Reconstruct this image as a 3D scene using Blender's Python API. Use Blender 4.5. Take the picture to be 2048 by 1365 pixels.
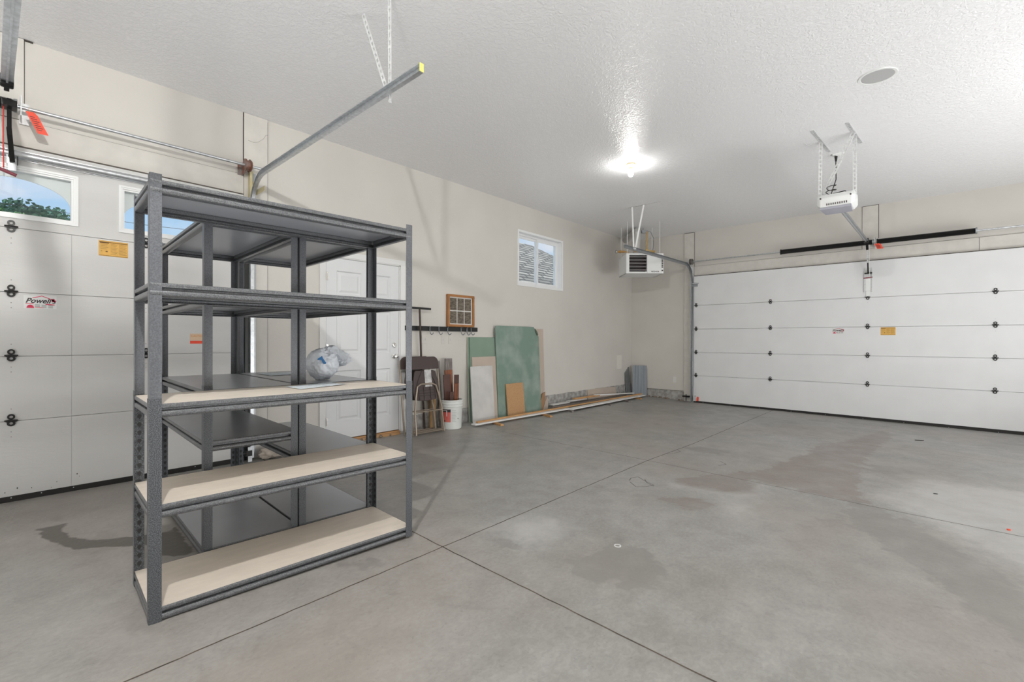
import bpy, bmesh, math, random
from mathutils import Vector, Matrix, noise as mnoise
random.seed(7)
R = math.radians
S = bpy.context.scene
for _o in list(bpy.data.objects): bpy.data.objects.remove(_o)
COL = S.collection

# ------------------------------------------------------------------ camera
F_PX, YAW, PITCH, ROLL = 935.262, .730270, .00244983, .00270317
CAM_H = 1.146
cam = bpy.data.cameras.new('camera'); cam_o = bpy.data.objects.new('camera', cam); COL.objects.link(cam_o)
cam.sensor_fit = 'HORIZONTAL'; cam.sensor_width = 36; cam.lens = 36 * F_PX / 2048; cam.clip_start = .05; cam.clip_end = 300
_c, _s = math.cos, math.sin
_A = Matrix(((_c(YAW), 0, _s(YAW)), (0, 1, 0), (-_s(YAW), 0, _c(YAW))))
_B = Matrix(((1, 0, 0), (0, _c(PITCH), -_s(PITCH)), (0, _s(PITCH), _c(PITCH))))
_C = Matrix(((_c(ROLL), -_s(ROLL), 0), (_s(ROLL), _c(ROLL), 0), (0, 0, 1)))
_W = Matrix(((1, 0, 0), (0, 0, -1), (0, 1, 0)))
_M = _C @ _B @ _A @ _W
_Mc = Matrix((_M[0], -_M[1], -_M[2]))
cam_o.matrix_world = Matrix.Translation((0, 0, CAM_H)) @ _Mc.transposed().to_4x4()
S.camera = cam_o

# ------------------------------------------------------------------ world, exposure
S.view_settings.view_transform = 'Standard'; S.view_settings.look = 'None'
S.view_settings.gamma = 1; S.view_settings.use_curve_mapping = False; S.view_settings.exposure = -0.15
BULB = 1000          # radiance scale of the bare bulbs
SUN = 11.0
wd = bpy.data.worlds.new('sky'); S.world = wd; wd.use_nodes = True
nt = wd.node_tree; nt.nodes.clear()
def wn(t): return nt.nodes.new(t)
tc = wn('ShaderNodeTexCoord'); sep = wn('ShaderNodeSeparateXYZ'); nt.links.new(tc.outputs['Generated'], sep.inputs[0])
rp = wn('ShaderNodeValToRGB'); nt.links.new(sep.outputs['Z'], rp.inputs[0])
rp.color_ramp.elements[0].position = 0.0; rp.color_ramp.elements[0].color = (.62, .80, .95, 1)
rp.color_ramp.elements[1].position = .45; rp.color_ramp.elements[1].color = (.22, .48, .86, 1)
mp = wn('ShaderNodeMapping'); mp.inputs['Scale'].default_value = (2.2, 2.2, 7); nt.links.new(tc.outputs['Generated'], mp.inputs[0])
nz = wn('ShaderNodeTexNoise'); nz.inputs['Scale'].default_value = 1.6; nz.inputs['Detail'].default_value = 7; nt.links.new(mp.outputs[0], nz.inputs[0])
cr = wn('ShaderNodeValToRGB'); nt.links.new(nz.outputs[0], cr.inputs[0])
cr.color_ramp.elements[0].position = .5; cr.color_ramp.elements[1].position = .68
mx = wn('ShaderNodeMixRGB'); mx.inputs[2].default_value = (.86, .86, .93, 1)
nt.links.new(cr.outputs[0], mx.inputs[0]); nt.links.new(rp.outputs[0], mx.inputs[1])
bg = wn('ShaderNodeBackground'); bg.inputs['Strength'].default_value = 1.15
nt.links.new(mx.outputs[0], bg.inputs[0]); wo = wn('ShaderNodeOutputWorld'); nt.links.new(bg.outputs[0], wo.inputs[0])
sun = bpy.data.lights.new('sun', 'SUN'); sun.energy = SUN; sun.angle = R(1); sun.color = (1, .95, .87)
sun_o = bpy.data.objects.new('sun', sun); COL.objects.link(sun_o); sun_o.rotation_euler = (R(48), 0, R(150)); sun_o.location = (0, 0, 20)

# added unseen area lights, low beside and behind the camera, to fill the ceiling
def fill_light(name, loc, rot, sx, sy, watts, col=(1, 1, 1)):
    l = bpy.data.lights.new(name, 'AREA'); l.shape = 'RECTANGLE'; l.size = sx; l.size_y = sy; l.energy = watts; l.color = col
    o = bpy.data.objects.new(name, l); COL.objects.link(o); o.location = loc; o.rotation_euler = rot; return o
fill_light('fill_side', (2.5, 4.3, .35), (R(90 + 50), 0, R(96)), 7.0, 1.6, 250, (.98, .99, 1))
fill_light('fill_near', (-1.2, -1.7, .35), (R(90 + 62), 0, 0), 6.5, 1.6, 62, (.98, .99, 1))

# ------------------------------------------------------------------ materials
MATS = {}
def mat(name, col, rough=.6, metal=0., var=.0, vscale=6., bump=0., bscale=40., col2=None, v0=.35, v1=.65,
        stretch=None, spec=.5, emit=None, trans=0., alpha=1., detail=4., rvar=0.):
    if name in MATS: return MATS[name]
    m = bpy.data.materials.new(name); m.use_nodes = True; t = m.node_tree; N = t.nodes; L = t.links
    b = N['Principled BSDF']
    b.inputs['Base Color'].default_value = (*col, 1); b.inputs['Roughness'].default_value = rough; b.inputs['Metallic'].default_value = metal
    b.inputs['Specular IOR Level'].default_value = spec
    if trans: b.inputs['Transmission Weight'].default_value = trans
    if alpha < 1: b.inputs['Alpha'].default_value = alpha
    if emit: b.inputs['Emission Color'].default_value = (*emit[0], 1); b.inputs['Emission Strength'].default_value = emit[1]
    co = N.new('ShaderNodeTexCoord'); mpg = N.new('ShaderNodeMapping'); L.new(co.outputs['Object'], mpg.inputs[0])
    if stretch: mpg.inputs['Scale'].default_value = stretch
    if var or col2 or rvar:
        n = N.new('ShaderNodeTexNoise'); n.inputs['Scale'].default_value = vscale; n.inputs['Detail'].default_value = detail; L.new(mpg.outputs[0], n.inputs[0])
        r = N.new('ShaderNodeValToRGB'); L.new(n.outputs[0], r.inputs[0])
        a = col; c2 = col2 or tuple(min(1, c * (1 + var)) for c in col)
        if not col2: a = tuple(c * (1 - var) for c in col)
        r.color_ramp.elements[0].position = v0; r.color_ramp.elements[1].position = v1
        r.color_ramp.elements[0].color = (*a, 1); r.color_ramp.elements[1].color = (*c2, 1); L.new(r.outputs[0], b.inputs['Base Color'])
        if rvar:
            mr = N.new('ShaderNodeMapRange'); L.new(n.outputs[0], mr.inputs[0]); mr.inputs[3].default_value = rough - rvar; mr.inputs[4].default_value = rough + rvar
            L.new(mr.outputs[0], b.inputs['Roughness'])
    if bump:
        n2 = N.new('ShaderNodeTexNoise'); n2.inputs['Scale'].default_value = bscale; n2.inputs['Detail'].default_value = 3; L.new(mpg.outputs[0], n2.inputs[0])
        bp = N.new('ShaderNodeBump'); bp.inputs['Strength'].default_value = bump; bp.inputs['Distance'].default_value = .01
        L.new(n2.outputs[0], bp.inputs['Height']); L.new(bp.outputs[0], b.inputs['Normal'])
    MATS[name] = m
    return m
WALLC = (.64, .615, .57)
M_wall = mat('wall_paint', WALLC, .6, var=.03, vscale=1.3, bump=.12, bscale=55)
M_trimboard = mat('painted_board', (.65, .625, .58), .55, var=.04, vscale=9, bump=.1, bscale=30)
M_gap = mat('gap_dark', (.06, .05, .04), .9)
M_white = mat('white_trim', (.78, .78, .77), .4)
M_vinyl = mat('white_vinyl', (.85, .86, .86), .35)
M_door = mat('entry_door_paint', (.74, .75, .76), .4, bump=.04, bscale=60)
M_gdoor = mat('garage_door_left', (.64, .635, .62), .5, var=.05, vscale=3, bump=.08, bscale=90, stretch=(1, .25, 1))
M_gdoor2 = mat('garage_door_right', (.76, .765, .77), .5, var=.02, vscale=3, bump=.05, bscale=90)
M_rubber = mat('black_rubber', (.012, .011, .010), .6)
M_black = mat('black_steel', (.014, .014, .014), .35, metal=.2)
M_galv = mat('galvanised', (.60, .62, .64), .34, metal=.85, var=.12, vscale=35, bump=.02)
M_galvw = mat('galvanised_dull', (.66, .67, .67), .5, metal=.35, var=.10, vscale=45)
M_track = mat('track_steel', (.36, .38, .40), .38, metal=.8, var=.1, vscale=20)
M_rust = mat('rusty_drum', (.30, .28, .27), .5, metal=.6, col2=(.25, .09, .05), vscale=14)
M_yzinc = mat('yellow_zinc', (.62, .55, .34), .4, metal=.6)
M_red = mat('red_tag', (.85, .07, .025), .5)
M_redcord = mat('red_cord', (.6, .04, .03), .6)
M_maroon = mat('maroon_handle', (.20, .03, .05), .45)
M_ink = mat('printed_ink', (.05, .04, .04), .7)
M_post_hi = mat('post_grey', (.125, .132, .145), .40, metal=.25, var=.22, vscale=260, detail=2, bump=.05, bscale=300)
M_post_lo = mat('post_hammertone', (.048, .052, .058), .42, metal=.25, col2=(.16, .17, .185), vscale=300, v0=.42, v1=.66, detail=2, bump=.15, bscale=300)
M_beam = mat('beam_hammertone', (.085, .089, .094), .33, metal=.25, col2=(.19, .195, .205), vscale=280, v0=.4, v1=.68, detail=2, bump=.12, bscale=300)
M_beige = mat('particleboard_beige', (.74, .665, .575), .55, var=.04, vscale=25, bump=.02, stretch=(.3, 1, 1))
M_greyb = mat('laminate_grey', (.40, .412, .44), .30, var=.05, vscale=3)
M_key = mat('keyhole_dark', (.02, .02, .021), .5)
M_conc = mat('foundation_concrete', (.26, .25, .235), .9, col2=(.46, .45, .43), vscale=14, bump=.5, bscale=30)
M_concd = mat('concrete_dirt', (.14, .10, .07), .95, col2=(.30, .25, .20), vscale=30, bump=.6, bscale=60)
M_brown = mat('chair_brown', (.055, .036, .033), .45, bump=.05, bscale=120)
M_tan = mat('chair_tan_tube', (.34, .28, .22), .35, metal=.5)
M_tape = mat('clear_tape', (.55, .54, .53), .25, var=.3, vscale=18, bump=.4, bscale=20)
M_card = mat('cardboard_tube', (.42, .26, .12), .7, var=.2, vscale=5, stretch=(1, 1, .2))
M_bucket = mat('bucket_white', (.72, .74, .71), .4, var=.05, vscale=8, bump=.08, bscale=25)
M_wood_or = mat('orange_wood', (.52, .29, .12), .6, var=.15, vscale=6, stretch=(8, .6, 8))
M_pboard = mat('particle_board', (.46, .25, .11), .75, col2=(.54, .33, .17), vscale=90)
M_green = mat('green_drywall', (.19, .275, .225), .75, col2=(.36, .42, .38), vscale=3.5, v0=.42, v1=.8, detail=8)
M_green2 = mat('green_drywall_plain', (.215, .30, .235), .75, var=.06, vscale=3)
M_cream_edge = mat('drywall_edge', (.55, .50, .42), .9)
M_tanboard = mat('tan_drywall', (.50, .42, .35), .85, var=.05, vscale=4)
M_whiteb = mat('white_board', (.60, .59, .57), .6, var=.07, vscale=5)
M_brownpaper = mat('kraft_paper', (.36, .21, .11), .8, var=.1)
M_mahog = mat('red_brown_wood', (.13, .035, .015), .35, col2=(.28, .10, .04), vscale=5, stretch=(8, 8, 1))
M_darkbrown = mat('dark_brown_trim', (.085, .035, .027), .45, var=.2, vscale=4)
M_greywood = mat('grey_wood', (.14, .115, .105), .6, col2=(.26, .235, .22), vscale=9, stretch=(6, 6, 1))
M_siding = mat('grey_siding', (.27, .30, .33), .6, var=.1, vscale=4, stretch=(6, 6, .4))
M_framewood = mat('oak_frame', (.36, .155, .045), .4, var=.15, vscale=8)
M_photo = mat('photo_sepia', (.07, .055, .035), .3, col2=(.24, .20, .155), vscale=26, v0=.35, v1=.75, stretch=(1, 1, 2.5))
M_ivory = mat('plate_white', (.72, .71, .68), .4)
M_plastic = mat('white_plastic', (.80, .81, .80), .35)
M_bluegrey = mat('lens_grey', (.36, .36, .42), .4)
M_bag = mat('bag_plastic', (.86, .91, .98), .3, bump=.6, bscale=28)
M_blue = mat('bag_blue', (.03, .20, .50), .4)
M_paper = mat('paper', (.84, .90, .93), .8)
M_orange = mat('orange_label', (.72, .42, .10), .6, var=.06, vscale=20)
M_sticker = mat('sticker_white', (.72, .73, .72), .5)
M_pink = mat('sticker_crimson', (.62, .03, .09), .5)
M_chrome = mat('satin_nickel', (.72, .71, .69), .18, metal=1)
M_brass = mat('brass', (.55, .36, .13), .4, metal=.6)
M_copper = mat('amber_fitting', (.60, .32, .10), .45, metal=.3)
M_heater = mat('heater_white', (.80, .81, .80), .35)
M_louvre = mat('louvre_grey', (.30, .285, .285), .35, metal=.4)
M_flue = mat('flue_metal', (.55, .545, .53), .5, metal=.3)
M_lampb = mat('lamp_base_ceramic', (.72, .55, .30), .4)
M_bulb = mat('bulb_glow', (1, 1, 1), .4, emit=((1, .985, .955), BULB * 5.2))
M_glass = None
M_speaker = mat('speaker_grille', (.46, .46, .46), .8)
M_leaf = mat('leaves', (.05, .14, .06), .55, col2=(.16, .32, .10), vscale=1.2)
M_leaf2 = mat('leaves_dark', (.05, .13, .09), .55, col2=(.12, .27, .17), vscale=1.2)
M_bark = mat('bark', (.12, .09, .07), .9)
M_stucco = mat('house_stucco', (.78, .76, .72), .9)
M_web = mat('cobweb', (.6, .6, .58), .9)
M_asph = mat('driveway', (.40, .39, .37), .9, var=.1, vscale=2)

def glass_mat():
    m = bpy.data.materials.new('window_glass'); m.use_nodes = True; t = m.node_tree; N = t.nodes; L = t.links; N.clear()
    o = N.new('ShaderNodeOutputMaterial'); tr = N.new('ShaderNodeBsdfTransparent'); gl = N.new('ShaderNodeBsdfGlossy'); gl.inputs['Roughness'].default_value = .02
    lw = N.new('ShaderNodeLayerWeight'); pw = N.new('ShaderNodeMath'); pw.operation = 'POWER'; pw.inputs[1].default_value = 4; L.new(lw.outputs['Facing'], pw.inputs[0]); fr = N.new('ShaderNodeMath'); fr.operation = 'MULTIPLY_ADD'; fr.inputs[1].default_value = .6; fr.inputs[2].default_value = .04; L.new(pw.outputs[0], fr.inputs[0]); mxs = N.new('ShaderNodeMixShader')
    tr.inputs[0].default_value = (.95, .97, .97, 1)
    L.new(fr.outputs[0], mxs.inputs[0]); L.new(tr.outputs[0], mxs.inputs[1]); L.new(gl.outputs[0], mxs.inputs[2]); L.new(mxs.outputs[0], o.inputs[0])
    return m
M_glass = glass_mat()

def ceiling_mat():
    m = bpy.data.materials.new('ceiling_gloss_texture'); m.use_nodes = True; t = m.node_tree; N = t.nodes; L = t.links; b = N['Principled BSDF']
    b.inputs['Base Color'].default_value = (.92, .92, .93, 1); b.inputs['Roughness'].default_value = .27; b.inputs['Specular IOR Level'].default_value = .5
    co = N.new('ShaderNodeTexCoord'); n = N.new('ShaderNodeTexNoise'); n.inputs['Scale'].default_value = 34; n.inputs['Detail'].default_value = 5; n.inputs['Distortion'].default_value = 1.2
    n2 = N.new('ShaderNodeTexNoise'); n2.inputs['Scale'].default_value = 9; n2.inputs['Detail'].default_value = 2
    L.new(co.outputs['Object'], n.inputs[0]); L.new(co.outputs['Object'], n2.inputs[0])
    r = N.new('ShaderNodeValToRGB'); r.color_ramp.elements[0].position = .42; r.color_ramp.elements[1].position = .62; L.new(n.outputs[0], r.inputs[0])
    ad = N.new('ShaderNodeMath'); ad.operation = 'MULTIPLY_ADD'; L.new(n2.outputs[0], ad.inputs[0]); ad.inputs[1].default_value = .8; L.new(r.outputs[0], ad.inputs[2])
    bp = N.new('ShaderNodeBump'); bp.inputs['Strength'].default_value = .38; bp.inputs['Distance'].default_value = .008
    L.new(ad.outputs[0], bp.inputs['Height']); L.new(bp.outputs[0], b.inputs['Normal'])
    return m
M_ceil = ceiling_mat()

def roof_mat():
    m = bpy.data.materials.new('roof_shingle'); m.use_nodes = True; t = m.node_tree; N = t.nodes; L = t.links; b = N['Principled BSDF']; b.inputs['Roughness'].default_value = .95
    co = N.new('ShaderNodeTexCoord'); mpg = N.new('ShaderNodeMapping'); L.new(co.outputs['UV'], mpg.inputs[0])
    br = N.new('ShaderNodeTexBrick'); br.inputs['Scale'].default_value = 1; br.inputs['Brick Width'].default_value = .75; br.inputs['Row Height'].default_value = .24
    br.inputs['Mortar Size'].default_value = .05; br.inputs['Color1'].default_value = (.10, .098, .094, 1); br.inputs['Color2'].default_value = (.24, .235, .22, 1); br.inputs['Mortar'].default_value = (.03, .03, .032, 1)
    L.new(mpg.outputs[0], br.inputs[0]); L.new(br.outputs[0], b.inputs['Base Color'])
    return m
M_roof = roof_mat()

# ------------------------------------------------------------------ mesh builder
class MB:
    def __init__(s): s.v = []; s.f = []; s.m = []; s.mats = []
    def mi(s, m):
        if m is None: return 0
        if m not in s.mats: s.mats.append(m)
        return s.mats.index(m)
    def add(s, vs, fs, m=None):
        o = len(s.v); s.v += [tuple(v) for v in vs]; k = s.mi(m)
        for f in fs: s.f.append(tuple(i + o for i in f)); s.m.append(k)
        return s
    def box(s, a, b, m=None):
        x0, y0, z0 = a; x1, y1, z1 = b
        return s.add([(x0, y0, z0), (x1, y0, z0), (x1, y1, z0), (x0, y1, z0), (x0, y0, z1), (x1, y0, z1), (x1, y1, z1), (x0, y1, z1)],
                     [(0, 3, 2, 1), (4, 5, 6, 7), (0, 1, 5, 4), (1, 2, 6, 5), (2, 3, 7, 6), (3, 0, 4, 7)], m)
    def prism(s, prof, e, m=None, caps=True):
        """prof: 3-D polygon points, e: extrusion vector"""
        n = len(prof); e = Vector(e); p = [Vector(q) for q in prof]
        fs = [(i, (i + 1) % n, (i + 1) % n + n, i + n) for i in range(n)]
        if caps: fs += [tuple(range(n))[::-1], tuple(range(n, 2 * n))]
        return s.add(p + [q + e for q in p], fs, m)
    def obar(s, p0, p1, w, h, up=(0, 0, 1), m=None):
        """square bar from p0 to p1: w across, h along up"""
        p0 = Vector(p0); p1 = Vector(p1); d = (p1 - p0).normalized(); up = Vector(up)
        a = d.cross(up).normalized(); u = a.cross(d).normalized()
        pr = [p0 + a * (w / 2) * i + u * (h / 2) * j for i, j in ((-1, -1), (1, -1), (1, 1), (-1, 1))]
        return s.prism(pr, p1 - p0, m)
    def cyl(s, p0, p1, r, r2=None, n=16, m=None, caps=True):
        r2 = r if r2 is None else r2; p0 = Vector(p0); p1 = Vector(p1); d = (p1 - p0).normalized()
        a = d.orthogonal().normalized(); b = d.cross(a)
        vs = []
        for p, q in ((p0, r), (p1, r2)):
            for i in range(n):
                t = 2 * math.pi * i / n; vs.append(p + (a * math.cos(t) + b * math.sin(t)) * q)
        fs = [(i, (i + 1) % n, (i + 1) % n + n, i + n) for i in range(n)]
        if caps: fs += [tuple(range(n))[::-1], tuple(range(n, 2 * n))]
        return s.add(vs, fs, m)
    def tube(s, pts, r, n=10, m=None, closed=False):
        pts = [Vector(p) for p in pts]; k = len(pts); vs = []; prev = None
        for i, p in enumerate(pts):
            if closed: d = (pts[(i + 1) % k] - pts[i - 1]).normalized()
            else: d = (pts[min(i + 1, k - 1)] - pts[max(i - 1, 0)]).normalized()
            a = (prev - d * prev.dot(d)) if prev is not None else d.orthogonal()
            if a.length < 1e-6: a = d.orthogonal()
            a.normalize(); prev = a; b = d.cross(a)
            rr = r[i] if isinstance(r, (list, tuple)) else r
            for j in range(n):
                t = 2 * math.pi * j / n; vs.append(p + (a * math.cos(t) + b * math.sin(t)) * rr)
        fs = []
        for i in range(k if closed else k - 1):
            i2 = (i + 1) % k
            for j in range(n): fs.append((i * n + j, i * n + (j + 1) % n, i2 * n + (j + 1) % n, i2 * n + j))
        if not closed: fs += [tuple(range(n))[::-1], tuple(range((k - 1) * n, k * n))]
        return s.add(vs, fs, m)
    def lathe(s, prof, c=(0, 0, 0), n=32, m=None, axis='Z'):
        vs = []; fs = []; k = len(prof)
        for (r, z) in prof:
            for i in range(n):
                t = 2 * math.pi * i / n; x, y = r * math.cos(t), r * math.sin(t)
                q = {'Z': (x, y, z), 'X': (z, x, y), 'Y': (x, z, y)}[axis]
                vs.append((c[0] + q[0], c[1] + q[1], c[2] + q[2]))
        for j in range(k - 1):
            for i in range(n): fs.append((j * n + i, j * n + (i + 1) % n, (j + 1) * n + (i + 1) % n, (j + 1) * n + i))
        if prof[0][0] > 1e-5: fs.append(tuple(range(n))[::-1])
        if prof[-1][0] > 1e-5: fs.append(tuple(range((k - 1) * n, k * n)))
        return s.add(vs, fs, m)
    def ball(s, c, r, m=None, n=12, k=8, sc=(1, 1, 1)):
        pr = [(max(1e-6, r * math.sin(math.pi * i / k)), -r * math.cos(math.pi * i / k)) for i in range(k + 1)]
        o = len(s.v); s.lathe(pr, (0, 0, 0), n, m)
        for i in range(o, len(s.v)):
            v = s.v[i]; s.v[i] = (c[0] + v[0] * sc[0], c[1] + v[1] * sc[1], c[2] + v[2] * sc[2])
        return s
    def quad(s, a, b, c, d, m=None): return s.add([a, b, c, d], [(0, 1, 2, 3)], m)
    def build(s, name, material=None, parent=None, loc=None, smooth=True, xf=None, angle=35, bevel=0, kind=None, label=None, cat=None, group=None):
        me = bpy.data.meshes.new(name)
        vs = [tuple(xf @ Vector(v)) for v in s.v] if xf else s.v
        me.from_pydata(vs, [], s.f); me.update()
        if material is not None and not s.mats: me.materials.append(material)
        else:
            for m_ in s.mats: me.materials.append(m_)
            for p, k in zip(me.polygons, s.m): p.material_index = k
        bm = bmesh.new(); bm.from_mesh(me)
        bmesh.ops.remove_doubles(bm, verts=bm.verts, dist=1e-6)
        bmesh.ops.recalc_face_normals(bm, faces=bm.faces)
        for f in bm.faces: f.smooth = smooth
        for e in bm.edges:
            if len(e.link_faces) != 2 or e.calc_face_angle(0) > R(angle): e.smooth = False
        bm.to_mesh(me); bm.free()
        o = bpy.data.objects.new(name, me); COL.objects.link(o)
        if parent: o.parent = parent
        if loc: o.location = loc
        if bevel:
            bv = o.modifiers.new('bevel', 'BEVEL'); bv.width = bevel; bv.segments = 2; bv.limit_method = 'ANGLE'
        if kind: o['kind'] = kind
        if label: o['label'] = label
        if cat: o['category'] = cat
        if group: o['group'] = group
        return o
def thing(name, label, cat, loc=(0, 0, 0), rz=0, group=None, kind=None):
    o = bpy.data.objects.new(name, None); COL.objects.link(o); o.location = loc; o.rotation_euler = (0, 0, rz); o.empty_display_size = .1
    if label: o['label'] = label
    if cat: o['category'] = cat
    if group: o['group'] = group
    if kind: o['kind'] = kind
    return o
def text_mb(txt, size, origin, xdir, ydir, m=None, mb=None, depth=.0004, align='LEFT', shear=0, bold=0):
    cu = bpy.data.curves.new('t', 'FONT'); cu.body = txt; cu.size = size; cu.extrude = depth; cu.align_x = align; cu.shear = shear; cu.offset = bold
    ob = bpy.data.objects.new('t', cu); COL.objects.link(ob)
    dg = bpy.context.evaluated_depsgraph_get(); dg.update(); me = bpy.data.meshes.new_from_object(ob.evaluated_get(dg))
    X = Vector(xdir).normalized(); Y = Vector(ydir).normalized(); Z = X.cross(Y); o = Vector(origin)
    mb = mb or MB()
    mb.add([o + X * v.co.x + Y * v.co.y + Z * v.co.z for v in me.vertices], [tuple(p.vertices) for p in me.polygons], m)
    bpy.data.objects.remove(ob); bpy.data.curves.remove(cu); bpy.data.meshes.remove(me)
    return mb
def interp(x, xs, ys):
    if x <= xs[0]: return ys[0]
    for i in range(len(xs) - 1):
        if x <= xs[i + 1]: return ys[i] + (ys[i + 1] - ys[i]) * (x - xs[i]) / (xs[i + 1] - xs[i])
    return ys[-1]
def fz(x, y):
    """height of the sloping slab"""
    s = min(max((y - .5) / 8.9, 0), 1.05)
    return -s * interp(x, [-5.0, -4.6, -3.7, .7, 3], [.016, .036, .076, .118, .13])

XW, YW, ZC = -4.866, 9.341, 3.296
X1, Y0 = 2.95, -2.3       # unseen right wall and near wall

# ------------------------------------------------------------------ floor
STAINS = {'damp': [
 [(-3.998, 0.161), (-3.986, 0.323), (-3.906, 0.301), (-3.804, 0.296), (-3.674, 0.321), (-3.521, 0.413), (-3.439, 0.548), (-3.414, 0.613), (-3.386, 0.695), (-3.432, 0.754), (-3.289, 0.757), (-2.926, 0.73), (-2.941, 0.671), (-3.026, 0.603), (-3.261, 0.585), (-3.289, 0.521), (-3.379, 0.42), (-3.408, 0.365), (-3.493, 0.288), (-3.612, 0.264), (-3.702, 0.219), (-3.878, 0.194), (-3.924, 0.214)]],
 'stain': [
 [(-2.25, 1.20), (-2.10, 1.26), (-2.08, 1.36), (-2.22, 1.34), (-2.18, 1.28)],
 [(-1.80, 1.92), (-1.66, 1.95), (-1.72, 2.02), (-1.86, 2.00)],
 [(-1.46, 2.01), (-1.375, 2.125), (-1.373, 2.366), (-1.413, 2.453), (-1.333, 2.5), (-1.274, 2.406), (-1.129, 2.416), (-1.007, 2.325), (-0.965, 2.161), (-0.955, 2.043), (-1.069, 1.936), (-1.125, 1.955), (-1.126, 2.039), (-1.18, 1.979), (-1.18, 1.94), (-1.228, 1.924), (-1.303, 1.922), (-1.336, 1.952), (-1.34, 1.99), (-1.398, 2.023)],
 [(-0.414, 5.717), (-0.201, 5.837), (-0.066, 5.605), (-0.438, 5.318)],
 [(-.42, 4.3), (-0.188, 4.128), (0.035, 3.818), (0.335, 3.282), (0.60, 2.6), (0.25, 2.7), (-0.10, 3.278), (-0.419, 3.781)],
 [(-2.08, 5.219), (-1.734, 5.375), (-1.618, 5.309), (-1.62, 5.1), (-1.962, 5.05)]],
 'brown': [
 [(-1.639, 3.84), (-1.488, 4.139), (-1.163, 4.703), (-0.987, 5.769), (-0.973, 6.549), (-0.794, 6.849), (-0.497, 8.204), (-0.361, 7.805), (-0.498, 6.039), (-0.452, 5.322), (-0.448, 4.722), (-0.341, 4.282), (-0.666, 4.253), (-1.129, 4.338), (-0.993, 3.966), (-1.149, 3.815), (-1.437, 3.758)],
 [(-1.55, 3.30), (-1.30, 3.52), (-1.10, 3.50), (-1.25, 3.25)]],
 'light': [
 [(-1.55, 3.72), (-1.149, 3.80), (-1.004, 3.956), (-1.006, 4.177), (-0.965, 3.904), (-1.02, 3.70), (-0.887, 3.409), (-1.004, 3.297), (-1.10, 3.60), (-1.148, 3.75)],
 [(-2.018, 2.111), (-1.972, 2.347), (-1.812, 2.459), (-1.655, 2.456), (-1.677, 2.226), (-1.70, 1.982), (-1.811, 2.035)],
 [(-.30, 4.6), (.0, 5.4), (.9, 5.6), (1.2, 4.4), (.8, 3.2), (.42, 3.5), (.1, 4.0)]]}
def sdf(px, py, poly):
    d = 1e9; inside = False; n = len(poly)
    for i in range(n):
        x0, y0 = poly[i]; x1, y1 = poly[(i + 1) % n]
        ex, ey = x1 - x0, y1 - y0; t = max(0, min(1, ((px - x0) * ex + (py - y0) * ey) / (ex * ex + ey * ey + 1e-12)))
        dd = (px - x0 - ex * t) ** 2 + (py - y0 - ey * t) ** 2
        if dd < d: d = dd
        if (y0 > py) != (y1 > py) and px < (x1 - x0) * (py - y0) / (y1 - y0) + x0: inside = not inside
    d = math.sqrt(d)
    return -d if inside else d
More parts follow.
